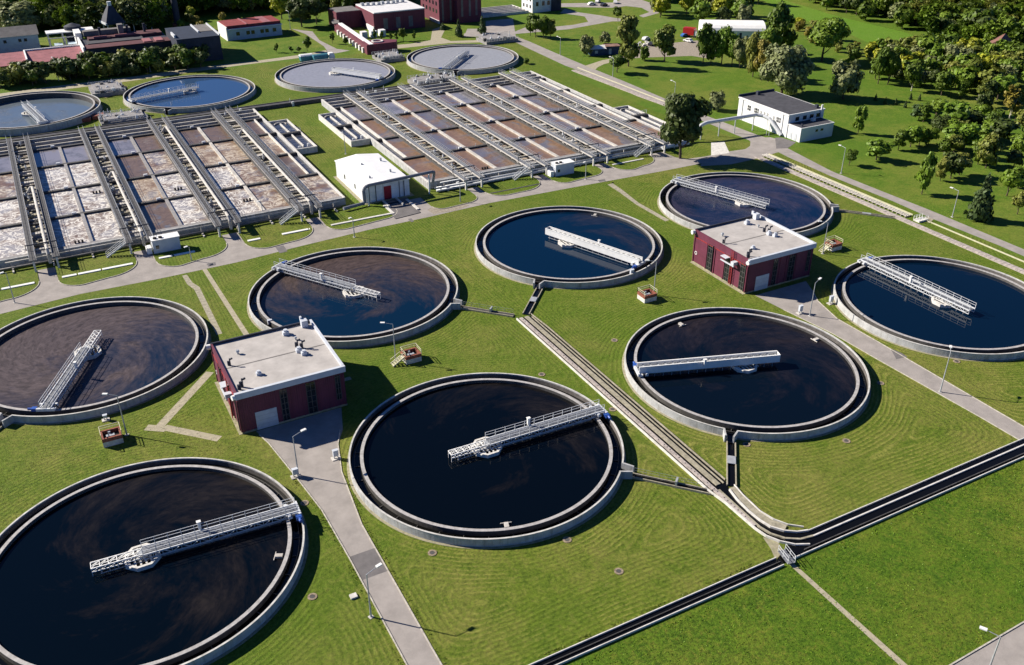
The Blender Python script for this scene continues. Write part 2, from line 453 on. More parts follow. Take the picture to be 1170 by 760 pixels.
# ------------------------------------------------------------------ mesh helper
class MB:
    def __init__(s):
        s.v, s.f = [], []

    def add(s, vs, fs):
        o = len(s.v)
        s.v += [tuple(v) for v in vs]
        s.f += [tuple(o + i for i in f) for f in fs]
        return s

    def box(s, x0, x1, y0, y1, z0, z1):
        v = [(x0, y0, z0), (x1, y0, z0), (x1, y1, z0), (x0, y1, z0), (x0, y0, z1), (x1, y0, z1), (x1, y1, z1), (x0, y1, z1)]
        return s.add(v, [(0, 3, 2, 1), (4, 5, 6, 7), (0, 1, 5, 4), (1, 2, 6, 5), (2, 3, 7, 6), (3, 0, 4, 7)])

    def rbox(s, cx, cy, lx, ly, z0, z1, a):
        c, d = math.cos(a), math.sin(a)
        p = [(cx + x * c - y * d, cy + x * d + y * c) for x, y in ((-lx / 2, -ly / 2), (lx / 2, -ly / 2), (lx / 2, ly / 2), (-lx / 2, ly / 2))]
        return s.prism(p, z0, z1)

    def prism(s, poly, z0, z1):
        n = len(poly)
        a = sum(poly[i][0] * poly[(i + 1) % n][1] - poly[(i + 1) % n][0] * poly[i][1] for i in range(n))
        if a < 0:
            poly = list(reversed(poly))
        v = [(p[0], p[1], z0) for p in poly] + [(p[0], p[1], z1) for p in poly]
        f = [tuple(reversed(range(n))), tuple(range(n, 2 * n))]
        f += [(i, (i + 1) % n, n + (i + 1) % n, n + i) for i in range(n)]
        return s.add(v, f)

    def sheet(s, poly, z):
        n = len(poly)
        a = sum(poly[i][0] * poly[(i + 1) % n][1] - poly[(i + 1) % n][0] * poly[i][1] for i in range(n))
        if a < 0:
            poly = list(reversed(poly))
        return s.add([(p[0], p[1], z) for p in poly], [tuple(range(n))])

    def bar(s, p, q, w, h=None, up=(0, 0, 1)):
        h = h or w
        p, q = Vector(p), Vector(q)
        d = q - p
        if d.length < 1e-6:
            return s
        d.normalize()
        upv = Vector(up)
        if abs(d.dot(upv)) > 0.98:
            upv = Vector((1, 0, 0))
        r = d.cross(upv).normalized()
        u = r.cross(d).normalized()
        v = []
        for c in (p, q):
            for a, b in ((-1, -1), (1, -1), (1, 1), (-1, 1)):
                v.append(c + r * (a * w / 2) + u * (b * h / 2))
        return s.add(v, [(3, 2, 1, 0), (4, 5, 6, 7), (0, 1, 5, 4), (1, 2, 6, 5), (2, 3, 7, 6), (3, 0, 4, 7)])

    def tube(s, p, q, r0, r1=None, n=8):
        r1 = r0 if r1 is None else r1
        p, q = Vector(p), Vector(q)
        d = (q - p).normalized()
        a = Vector((0, 0, 1)) if abs(d.z) < 0.95 else Vector((1, 0, 0))
        x = d.cross(a).normalized()
        y = d.cross(x)
        v = []
        for c, r in ((p, r0), (q, r1)):
            for i in range(n):
                t = 2 * math.pi * i / n
                v.append(c + x * (r * math.cos(t)) + y * (r * math.sin(t)))
        f = [(i, n + i, n + (i + 1) % n, (i + 1) % n) for i in range(n)]
        f += [tuple(range(n)), tuple(reversed(range(n, 2 * n)))]
        return s.add(v, f)

    def path(s, pts, r, n=8):
        for a, b in zip(pts[:-1], pts[1:]):
            s.tube(a, b, r, r, n)
        return s

    def ring(s, r0, r1, z0, z1, a0=0.0, a1=2 * math.pi, n=128, cx=0.0, cy=0.0):
        full = abs(a1 - a0 - 2 * math.pi) < 1e-6
        k = n if full else n + 1
        v = []
        for i in range(k):
            a = a0 + (a1 - a0) * i / n
            c, d = math.cos(a), math.sin(a)
            v += [(cx + r0 * c, cy + r0 * d, z0), (cx + r1 * c, cy + r1 * d, z0), (cx + r1 * c, cy + r1 * d, z1), (cx + r0 * c, cy + r0 * d, z1)]
        f = []
        for i in range(n):
            p, q = 4 * i, 4 * ((i + 1) % k)
            for j in range(4):
                f.append((p + j, p + (j + 1) % 4, q + (j + 1) % 4, q + j))
        if not full:
            f += [(3, 2, 1, 0), tuple(4 * (k - 1) + j for j in range(4))]
        return s.add(v, f)

    def disc(s, r, z, n=128, cx=0.0, cy=0.0):
        return s.add([(cx + r * math.cos(2 * math.pi * i / n), cy + r * math.sin(2 * math.pi * i / n), z) for i in range(n)], [tuple(range(n))])

    def build(s, name, m, parent=None, loc=None, smooth=False):
        me = bpy.data.meshes.new(name)
        me.from_pydata(s.v, [], s.f)
        me.materials.append(m)
        if smooth:
            me.polygons.foreach_set("use_smooth", [True] * len(me.polygons))
        me.update()
        o = bpy.data.objects.new(name, me)
        COL.objects.link(o)
        if parent is not None:
            o.parent = parent
        if loc is not None:
            o.location = loc
        return o


def thing(name, label, cat, loc=(0, 0, 0), rz=0.0, group=None):
    o = bpy.data.objects.new(name, None)
    o.empty_display_size = 0.5
    COL.objects.link(o)
    o.location = loc
    o.rotation_euler = (0, 0, rz)
    o["label"] = label
    o["category"] = cat
    if group:
        o["group"] = group
    return o


def tag(o, label, cat, group=None):
    o["label"] = label
    o["category"] = cat
    if group:
        o["group"] = group
    return o


def struct(mb, name, m, label=None):
    o = mb.build(name, m)
    o["kind"] = "structure"
    if label:
        o["label"] = label
    return o


def dup(root, loc=None, rz=None, label=None, group=None, scale=None):
    r = root.copy()
    COL.objects.link(r)
    if loc is not None:
        r.location = loc
    if rz is not None:
        r.rotation_euler = (0, 0, rz)
    if scale is not None:
        r.scale = scale
    if label:
        r["label"] = label
    if group:
        r["group"] = group
    for ch in KIDS.get(root.name, None) or [o for o in root.children]:
        c = ch.copy()
        COL.objects.link(c)
        c.parent = r
        for g_ in list(ch.children):
            d = g_.copy()
            COL.objects.link(d)
            d.parent = c
    return r


KIDS = {}


def P2(lst, z=0.0):
    return [tuple(at(x, y, z)[:2]) for x, y in lst]

# ------------------------------------------------------------------ ground, lawns, roads
TANKS = {"B": (0, 0), "F": (51.35, 0), "D": (0, 60.45), "E": (51.35, 60.45), "G": (102.85, 60.45), "H": (102.85, 0), "C": (-51.3, 60.45), "A": (-51.3, 0)}

g0 = MB()
N = 12
for i in range(N):
    for j in range(N):
        x0, x1 = -2500 + 5000 * i / N, -2500 + 5000 * (i + 1) / N
        y0, y1 = -2500 + 5000 * j / N, -2500 + 5000 * (j + 1) / N
        k = len(g0.v)
        g0.v += [(x0, y0, 0), (x1, y0, 0), (x1, y1, 0), (x0, y1, 0)]
        g0.f.append((k, k + 1, k + 2, k + 3))
struct(g0, "ground", M_grass)
struct(MB().sheet([(-220, -39.6), (23.5, -39.6), (28, -38.0), (31, -37.35), (136.3, -37.35), (138.5, 95), (132.2, 131), (131.4, 170), (136, 210), (141, 250), (80, 262), (-220, 268)], 0.004), "lawn", M_lawn)
struct(MB().sheet([(-220, -41), (24, -41), (24, -40.7), (120, -40.7), (120, -110), (-220, -110)], 0.004), "rough_grass", M_rough)
struct(MB().sheet(P2([(850, -14), (872, -14), (895, 0), (958, 19), (1034, 37), (1060, 46), (1030, 54), (990, 48), (958, 33), (904, 20), (873, 1)]), 0.006), "field", M_field)

# main road in front of the aeration basins: lower edge traced, upper edge runs under the planted islands
low = P2([(-60, 374), (0, 359), (92, 336), (180, 319), (270, 300), (345, 281), (420, 263), (490, 248), (560, 232), (640, 217), (700, 206), (760, 195), (806, 186), (880, 172.5)])
main = low + [(141, 92.5), (134, 94.6), (126, 95.6), (118, 95.2), (112.5, 96.0), (110.2, 98.5), (109.6, 104.5), (-90, 104.5), (-90, 82)]
struct(MB().sheet(main, 0.016), "main_road", M_asph)
pr_lo = P2([(1240, 322), (1170, 293), (1140, 280), (1064, 249.5), (1020, 230), (950, 201.7), (900, 179.5), (868, 163), (855, 160), (813, 142.6), (758, 120.8), (727.7, 110), (686, 91.5), (665, 82), (645.5, 75), (623, 64.5), (599.5, 53.5), (586, 47), (560, 42), (530, 42)])
pr_hi = P2([(530, 38.5), (560, 36), (587, 40.8), (606, 48), (631, 59), (652, 68), (675, 77.6), (712, 92.5), (766, 115.5), (806, 132), (866, 154.5), (884, 160), (897, 168), (950, 195.6), (1020, 223.5), (1062, 240), (1140, 272.6), (1170, 285), (1240, 313)])
struct(MB().sheet(pr_lo + pr_hi, 0.02), "road", M_asph)
struct(MB().sheet(P2([(806, 179), (833, 175.5), (850, 171.5), (857, 167), (857.5, 162), (853, 158), (880, 157), (906, 164), (893, 173), (862, 182), (835, 188), (800, 190)]), 0.024), "road_junction", M_asph)
struct(MB().sheet(P2([(885.5, 157.5), (893, 157.2), (909.5, 162.8), (900, 169.5), (887, 170)]), 0.028), "road_patch", M_asph_dark)
struct(MB().sheet(P2([(812.5, 163), (827.6, 162), (833.5, 175), (812.5, 178)]), 0.03), "footpath", M_conc_rim)
struct(MB().sheet(P2([(314.5, 282.5), (324, 280.5), (328.5, 287.3), (319.5, 289.5)]), 0.022), "road_patch", M_asph_dark)
struct(MB().sheet(P2([(466, 250.5), (470, 249.5), (473, 253), (470, 254)]), 0.022), "road_patch", M_asph_dark)
struct(MB().sheet(P2([(683, 206), (691, 204.6), (692, 206.8), (685, 208)]), 0.022), "road_patch", M_asph_dark)
struct(MB().sheet(P2([(236, 301.5), (246, 299.5), (247, 303), (238, 305)]), 0.022), "road_patch", M_asph_dark)
struct(MB().sheet([(-26.7, -46), (-23.2, -46), (-23.2, -41), (-26.7, -41)], 0.026), "road_patch", M_asph_dark)
# service road to the first red building, with its yard
sr1 = [(-26.9, -140), (-23.1, -140), (-23.2, -32), (-23.0, -6.6), (-21.6, 6), (-19.8, 13), (-17.8, 16.5), (-15.9, 22.7), (-30.3, 22.7), (-29.4, 18.5), (-28.1, 8.5), (-27.0, -1), (-26.8, -12)]
struct(MB().sheet(sr1, 0.02), "service_road", M_asph)
struct(MB().sheet([(-26.75, -16.8), (-23.15, -16.8), (-23.1, -11.9), (-26.7, -11.9)], 0.026), "road_patch", M_asph_dark)
kb = MB()
for pts in ([(-26.9, -140), (-26.8, -12), (-27.0, -1), (-28.1, 8.5), (-29.4, 18.5), (-30.1, 21.4)], [(-23.1, -140), (-23.2, -32), (-23.0, -6.6), (-21.6, 6), (-19.8, 13), (-18.3, 16.5)]):
    for a, b in zip(pts[:-1], pts[1:]):
        kb.bar((*a, 0.05), (*b, 0.05), 0.16, 0.14)
struct(kb, "road_kerb", M_kerb)
# service road to the second red building
sr2 = [(76.6, -140), (80.2, -140), (79.9, -36), (80.2, -4), (80.1, 6), (82.2, 13.5), (84.6, 17.5), (86.5, 21.4), (72.6, 21.4), (73.4, 14), (75.0, 2), (75.2, -8.4), (76.0, -30)]
struct(MB().sheet(sr2, 0.02), "service_road", M_asph)
struct(MB().sheet(P2([(1017, 398), (1030, 403.5), (1037, 408), (1024, 410.5)]), 0.026), "road_patch", M_asph_dark)
kb = MB()
for pts in ([(76.6, -140), (76.0, -30), (75.2, -8.4), (75.0, 2), (73.4, 14)], [(80.2, -140), (79.9, -36), (80.2, -4), (80.1, 6), (82.2, 13.5), (84.6, 17.5)]):
    for a, b in zip(pts[:-1], pts[1:]):
        kb.bar((*a, 0.04), (*b, 0.04), 0.14, 0.12)
struct(kb, "road_kerb", M_kerb)
# road in the lower right corner, and the one across the far left
struct(MB().sheet(P2([(1085, 762), (1170, 712), (1260, 660), (1300, 700), (1160, 800), (1080, 800)]), 0.02), "service_road", M_asph)
kb = MB()
q = P2([(1083, 762), (1170, 711), (1260, 658)])
for a, b in zip(q[:-1], q[1:]):
    kb.bar((*a, 0.05), (*b, 0.05), 0.18, 0.14)
struct(kb, "road_kerb", M_kerb)
struct(MB().sheet(P2([(-40, 112), (0, 107), (60, 99), (150, 88), (215, 78.5), (290, 70), (345, 62.5), (372, 57.5), (378, 61), (345, 66), (280, 74), (215, 83), (150, 92.5), (60, 104), (0, 112.5), (-40, 118)]), 0.018), "road", M_path)
struct(MB().sheet(P2([(333, 33), (344, 34.5), (357, 36), (365, 46), (385, 56), (400, 57.8), (384, 61), (366, 62), (374, 58.5), (370, 53), (349, 39)]), 0.022), "road", M_asph)
struct(MB().sheet(P2([(436, 53), (470, 50), (492, 46), (494, 34), (505, 30), (508, 35), (504, 43), (515, 47), (545, 46), (575, 46), (552, 48.5), (512, 49.5), (470, 54), (440, 57)]), 0.026), "road", M_path)
struct(MB().sheet(P2([(555, 24), (586, 21), (590, 45), (560, 42), (530, 42), (534, 33), (555, 33)]), 0.022), "yard", M_asph)
struct(MB().sheet(P2([(580, 39.5), (600, 31.5), (622, 31.8), (655, 28.5), (672, 25), (668, 19), (655, 17), (640, 15), (645, 10), (660, 14), (688, 18), (702, 20.5), (716, 22), (716, 24.5), (700, 24.5), (672, 29.5), (650, 33.5), (600, 38)]), 0.024), "road", M_asph)
struct(MB().sheet(P2([(700, 3), (722, -4), (745, 4), (753, 15), (735, 20), (730, 18), (742, 14), (733, 9), (715, 7), (703, 9), (640, 8), (640, 4)]), 0.026), "road", M_asph)
struct(MB().sheet(P2([(668, 75.5), (688, 69), (704, 66), (708, 69), (690, 73.5), (683, 77), (680, 80)]), 0.034), "yard", M_path)
struct(MB().sheet(P2([(700, 68.5), (735, 66), (790, 64), (816, 68), (822, 58), (800, 46), (770, 49), (735, 52), (718, 58), (702, 63)]), 0.03), "yard", M_gravel)
# footpaths
pth = MB()
for a, b, w in [((-32.9, 44.5), (-44.1, 31.1), 1.5), ((-45.8, 32.2), (-43.0, 30.2), 1.6), ((-43.2, 30.8), (-36.0, 23.4), 1.5)]:
    a, b = Vector(a), Vector(b)
    d = (b - a).normalized()
    n_ = Vector((-d.y, d.x)) * w / 2
    pth.sheet([tuple(a + n_), tuple(b + n_), tuple(b - n_), tuple(a - n_)], 0.012 + 0.002 * len(pth.f))
struct(pth, "footpath", M_path)
struct(MB().sheet(P2([(231, 308), (236, 307), (286.5, 384.5), (280, 385.5)]), 0.012), "footpath", M_path)
struct(MB().sheet(P2([(208, 315), (213.5, 314), (220, 323), (228, 328), (254, 381), (247.5, 383), (222, 331), (214, 325)]), 0.012), "footpath", M_conc_tan)
struct(MB().sheet(P2([(694, 211), (700, 209.5), (711, 217), (730, 232), (765, 251.5), (760, 253), (727, 234), (708, 220)]), 0.012), "footpath", M_conc_tan)
struct(MB().sheet([(24.4, -41.0), (25.1, -41.0), (25.0, -90), (23.9, -90)], 0.014), "footpath", M_path)
struct(MB().sheet([(24.9, -35.2), (26.1, -36.9), (25.3, -39.2), (23.5, -39.2), (24.3, -37.5)], 0.014), "footpath", M_conc_base)
struct(MB().sheet([(-13.7, 31.2), (-11.4, 31.2), (-11.4, 30.2), (-13.7, 30.2)], 0.012), "footpath", M_path)
struct(MB().sheet(P2([(100, 92), (135, 96), (146, 99), (140, 105), (121, 112), (104, 108)]), 0.012), "bare_ground", M_soil)
struct(MB().sheet(P2([(488, 240), (503, 232), (520, 229), (536, 235), (520, 241), (505, 243), (496, 245)]), 0.03), "bare_ground", M_gravel)


# planted islands along the main road: grass slab with a kerb, rounded lower corners
def island(s0, s1, b0, b1, top=104.6, rad=5.0, z=0.13):
    pts = []
    w = s1 - s0
    for i in range(9):
        a = math.pi + (math.pi / 2) * i / 8
        pts.append((s0 + rad * 0.9 * (1 + math.cos(a)), b0 + rad * 0.9 * (1 + math.sin(a))))
    for i in range(13):
        a = 1.5 * math.pi + (math.pi / 2) * i / 12
        pts.append((s1 - rad * 1.3 * (1 - math.cos(a)), b1 + rad * 1.2 * (1 + math.sin(a))))
    pts += [(s1, top), (s0, top)]
    struct(MB().prism(pts, 0.0, z), "grass_island", M_lawn)
    k = MB()
    edge = pts[:-2]
    for a, b in zip(edge[:-1], edge[1:]):
        k.bar((*a, 0.075), (*b, 0.075), 0.16, 0.17)
    struct(k, "road_kerb", M_kerb)


ISL = [(-73.0, -56.9, 91.3, 92.2), (-53.2, -37.0, 92.2, 93.2), (-33.2, -17.2, 92.0, 93.4), (-13.4, 3.0, 92.2, 93.0)]
for i in ISL:
    island(*i)
island(6.4, 25.0, 94.0, 95.3, rad=4.0)
island(33.6, 46.6, 94.6, 95.2, rad=3.0)
island(49.8, 66.4, 95.4, 95.6)
island(69.8, 85.9, 95.6, 96.6, rad=3.5)
island(89.6, 104.5, 95.8, 97.0)
# dark drive to the warehouse, and the ground strip under the basin fronts
struct(MB().sheet([(22.4, 94.2), (29.5, 95.0), (30.5, 106.0), (23.6, 106.0)], 0.145), "driveway", M_asph_dark)

# covered cable trench slabs along the islands
for i, (s0, s1, b0, b1) in enumerate(ISL[0:4]):
    t_ = thing("cable_trench_cover", ["white concrete trench covers on the grass island at the left edge", "white trench covers on the island left of the first steel stairs' foot", "white trench covers on the island holding the first white kiosk", "white trench covers on the island left of the white warehouse"][i], "trench cover", (s0, 97.35 + 0.05 * i, 0.13), 0, "pale trench covers along the main road islands")
    s = s0 + 0.8
    k = 0
    while s < s1 - 0.8:
        e = min(s + (3.2 + (k * 37 % 3) * 1.7), s1 - 0.5)
        if (k + i) % 5 != 4:
            MB().box(s - s0, e - 0.3 - s0, 0, 0.8, 0, 0.17).build("slab", M_white, t_)
        s = e
        k += 1
tag(MB().prism([(7.4, 97.3), (23.6, 97.3), (23.6, 103.5), (22.9, 103.5), (22.9, 98.0), (7.4, 98.0)], 0.13, 0.3).build("cable_trench_cover", M_conc_rim), "L shaped line of pale trench covers beside the warehouse driveway", "trench cover", "pale trench covers along the main road islands")
tag(MB().box(29.4, 30.1, 97.0, 104.5, 0.147, 0.32).build("cable_trench_cover", M_conc_rim), "pale trench covers on the right side of the warehouse driveway", "trench cover", "pale trench covers along the main road islands")
tag(MB().box(50.6, 65.5, 98.0, 98.5, 0.13, 0.2).build("cable_trench_cover", M_conc_dark), "dark trench line across the grass island right of the warehouse", "trench cover")
tag(MB().box(90.6, 101, 101.2, 101.8, 0.13, 0.3).build("cable_trench_cover", M_conc_rim), "pale trench cover on the island nearest the big dark tree", "trench cover")


# ------------------------------------------------------------------ round settling tanks
def settling_tank(key, loc, label, gap=None, R=21.0, rim=1.4, water=0.72, trough=0.42, wmat=None, group="round settling tanks", inner=None, drum=True):
    t = thing("settling_tank", label, "settling tank", (loc[0], loc[1], 0), 0, group)
    ri = inner or R - 2.0
    a0, a1 = 0.0, 2 * math.pi
    if gap is not None:
        hw = 0.052
        a0, a1 = R_(gap) + hw, R_(gap) - hw + 2 * math.pi
    MB().ring(R, R + 0.22, 0.0, rim - 0.06, a0, a1, 160).build("outer_wall", M_conc_wall, t)
    MB().ring(R - 0.01, R + 0.25, rim - 0.06, rim, a0, a1, 160).build("coping", M_cope, t)
    MB().ring(R + 0.222, R + 0.62, 0.0, 0.05, a0, a1, 120).build("footing", M_conc_base, t)
    MB().ring(ri + 0.01, ri + 0.50, 0.0, rim - 0.18, n=160).build("inner_wall", M_conc_dark, t)  # body darker than its rim: shade of the wall face put into the colour
    MB().ring(ri, ri + 0.52, rim - 0.18, rim - 0.10, n=160).build("walking_rim", M_conc_in, t)
    MB().ring(R - 0.03, R - 0.002, 0.1, rim - 0.22, a0, a1, 128).build("wall_shade_ring", M_shade_pipe, t)  # dark ring added to paint shade on the outer wall's inner face
    MB().ring(ri + 0.52, R, 0.0, 0.06, n=96).build("trough_floor", M_conc_dark, t)
    MB().ring(ri + 0.522, R - 0.002, trough - 0.04, trough, n=128).build("trough_water", M_blackwater, t)
    MB().ring(R - 0.62, R - 0.54, trough - 0.03, trough + 0.16, n=128).build("weir_plate", M_conc_dark, t)
    for k in range(36):
        a = 2 * math.pi * (k + 0.4) / 36
        c, s = math.cos(a), math.sin(a)
        MB().bar((c * (ri + 0.7), s * (ri + 0.7), trough + 0.1), (c * (R - 0.5), s * (R - 0.5), trough + 0.1), 0.09, 0.09).build("weir_bracket", M_conc_dark, t)
    MB().disc(ri - 0.001, water, 160).build("tank_water", wmat or M_greywater, t)
    if drum:
        d = MB()
        n = 8
        ro, rin = 2.45, 2.05
        for k in range(n):
            a, b = 2 * math.pi * (k + .5) / n, 2 * math.pi * (k + 1.5) / n
            v = []
            for z in (water - 0.4, water + 0.62):
                v += [(ro * math.cos(a), ro * math.sin(a), z), (ro * math.cos(b), ro * math.sin(b), z), (rin * math.cos(b), rin * math.sin(b), z), (rin * math.cos(a), rin * math.sin(a), z)]
            d.add(v, [(0, 1, 2, 3), (7, 6, 5, 4), (1, 0, 4, 5), (3, 2, 6, 7)])
        for k in range(6):
            x = -1.7 + k * 0.68
            d.box(x - 0.12, x + 0.12, -1.75, 1.75, water + 0.5, water + 0.58)
        d.build("centre_drum", M_conc_rim, t)
        MB().tube((0, 0, 0), (0, 0, water + 1.0), 0.7, n=20).build("centre_column", M_conc, t)
    if gap is not None:
        # flared outlet walls
        ca, sa = math.cos(R_(gap)), math.sin(R_(gap))
        o = MB()
        for sg in (-1, 1):
            ang = R_(gap) + sg * 0.052
            p = (R * math.cos(ang), R * math.sin(ang))
            q = (ca * (R + 1.9) - sa * sg * 0.62, sa * (R + 1.9) + ca * sg * 0.62)
            o.bar((*p, 0.69), (*q, 0.69), 0.28, 1.40)
        o.build("outlet_wall", M_conc_wall, t)
        w_ = MB().add([(ca * (R - .3) + sa * 1.0, sa * (R - .3) - ca * 1.0, .3), (ca * (R + 2.2) + sa * .5, sa * (R + 2.2) - ca * .5, .3), (ca * (R + 2.2) - sa * .5, sa * (R + 2.2) + ca * .5, .3), (ca * (R - .3) - sa * 1.0, sa * (R - .3) + ca * 1.0, .3)], [(0, 1, 2, 3)])
        w_.build("outlet_water", M_blackwater, t)
    return t


def scum_skimmer(loc, r, ang, label):
    t = thing("scum_hopper", label, "scum hopper", (loc[0] + r * math.cos(R_(ang)), loc[1] + r * math.sin(R_(ang)), 0.66), R_(ang), "small scum hoppers inside tank rims")
    MB().box(-0.5, 0.5, -0.3, 0.3, 0.0, 0.4).build("hopper", M_conc, t)
    MB().bar((-0.55, -0.8, 0.2), (-0.55, 0.8, 0.2), 0.1, 0.12).build("beam", M_conc, t)
    return t


W = {}
W["A"] = water_material("tank_water_front_left", *TANKS["A"], R_(25), 0.16, 0.56, col=(0.019, 0.0145, 0.0125), seed=2.0, clear=(0.001, 0.003, 0.006), spec=0.30)
W["B"] = water_material("tank_water_front_middle", *TANKS["B"], R_(30), 0.19, 0.46, col=(0.017, 0.0135, 0.012), seed=11.0, clear=(0.001, 0.0025, 0.005), spec=0.30)
W["C"] = water_material("tank_water_left", *TANKS["C"], R_(125), 0.22, 0.92, col=(0.072, 0.056, 0.058), seed=5.0, clear=(0.003, 0.016, 0.040), fleck=0.9, streak=0.9, spec=0.30)
W["D"] = water_material("tank_water_middle", *TANKS["D"], R_(70), 0.34, 0.70, col=(0.062, 0.044, 0.040), seed=8.0, clear=(0.002, 0.014, 0.036), spec=0.30)
W["E"] = water_material("tank_water_behind", *TANKS["E"], R_(0), 0.18, 0.42, col=(0.030, 0.026, 0.034), seed=21.0, clear=(0.001, 0.012, 0.034), spec=0.30)
W["F"] = water_material("tank_water_front_right", *TANKS["F"], R_(40), 0.20, 0.60, col=(0.018, 0.014, 0.017), seed=31.0, clear=(0.0015, 0.0045, 0.010), spec=0.30)
W["G"] = water_material("tank_water_back_right", *TANKS["G"], R_(80), 0.08, 0.72, col=(0.040, 0.034, 0.060), seed=14.0, clear=(0.002, 0.012, 0.036))
W["H"] = water_material("tank_water_far_right", *TANKS["H"], R_(60), 0.1, 0.30, col=(0.020, 0.020, 0.028), seed=17.0, clear=(0.001, 0.008, 0.022), spec=0.30)
LAB = {"A": "large round tank at the bottom left corner, dark water with brown scum", "B": "round tank in the front row with near-black water, right of the narrow service road",
       "C": "round tank at the left edge covered with grey brown scum", "D": "round tank behind the first red building, its far half filmed with brown scum",
       "E": "round tank of clear navy water in the middle, a solid white bridge across it", "F": "round tank with black water and a blue shaded solid bridge",
       "G": "round tank partly hidden behind the roof of the second red building", "H": "round tank at the right edge beside the second red building, clear dark blue water"}
GAP = {"B": -43, "D": -42, "E": -138, "F": -136, "G": -36, "C": -132, "A": -132, "H": -36}
for k in TANKS:
    settling_tank(k, TANKS[k], LAB[k], GAP[k], wmat=W[k], group="front settling tanks", water=0.5 if k in "CD" else 0.72)
scum_skimmer(TANKS["B"], 18.1, -108, "small white scum hopper at the near inner rim of the front middle tank")
scum_skimmer(TANKS["A"], 18.1, -27, "small white scum hopper at the right inner rim of the bottom left tank")
scum_skimmer(TANKS["F"], 18.1, 3, "pale scum hopper at the right inner rim of the blue bridged tank")
scum_skimmer(TANKS["F"], 17.6, 92, "pale scum frame near the far rim of the blue bridged tank")
scum_skimmer(TANKS["E"], 18.1, 38, "small pale scum hopper at the far right rim of the clear navy tank")

# the older row behind the basins, with higher rims and sky reflection put into the pale water colours
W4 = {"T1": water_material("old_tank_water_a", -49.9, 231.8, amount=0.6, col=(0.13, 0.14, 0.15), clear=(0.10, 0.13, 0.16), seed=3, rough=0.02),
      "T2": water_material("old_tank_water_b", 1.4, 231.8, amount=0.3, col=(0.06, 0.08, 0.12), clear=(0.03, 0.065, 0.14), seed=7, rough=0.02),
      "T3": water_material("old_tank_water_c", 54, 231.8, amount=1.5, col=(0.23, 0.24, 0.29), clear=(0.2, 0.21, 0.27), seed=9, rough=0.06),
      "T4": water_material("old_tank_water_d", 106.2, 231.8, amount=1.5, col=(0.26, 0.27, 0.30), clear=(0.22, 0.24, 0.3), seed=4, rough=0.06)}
OLD = {"T1": (-49.9, 231.8), "T2": (1.4, 231.8), "T3": (54.0, 231.8), "T4": (106.2, 231.8)}
OLAB = {"T1": "round tank at the left edge behind the basins with a high dark inner wall", "T2": "round tank behind the basins with sky blue water reflecting buildings",
        "T3": "round tank with pale lilac water behind the gap between the basins", "T4": "round tank with pale water behind the right basin, near the maroon tower"}
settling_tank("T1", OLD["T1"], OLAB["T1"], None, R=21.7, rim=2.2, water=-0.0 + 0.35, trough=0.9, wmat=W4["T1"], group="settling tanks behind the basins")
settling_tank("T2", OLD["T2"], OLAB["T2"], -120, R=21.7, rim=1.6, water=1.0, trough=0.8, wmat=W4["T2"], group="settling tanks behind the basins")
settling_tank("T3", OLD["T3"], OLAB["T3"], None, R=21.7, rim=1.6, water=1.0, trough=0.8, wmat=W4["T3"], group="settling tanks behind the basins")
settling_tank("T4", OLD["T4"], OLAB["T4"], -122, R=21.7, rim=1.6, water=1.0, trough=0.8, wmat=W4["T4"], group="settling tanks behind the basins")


# ------------------------------------------------------------------ rotating scraper bridges
def railing(mb, x0, x1, y, z, step=1.6, h=1.1, t=0.055):
    n = max(1, int(round((x1 - x0) / step)))
    for i in range(n + 1):
        x = x0 + (x1 - x0) * i / n
        mb.bar((x, y, z), (x, y, z + h), t * 1.3)
    for k in (1.0, 0.55):
        mb.bar((x0, y, z + h * k), (x1, y, z + h * k), t)


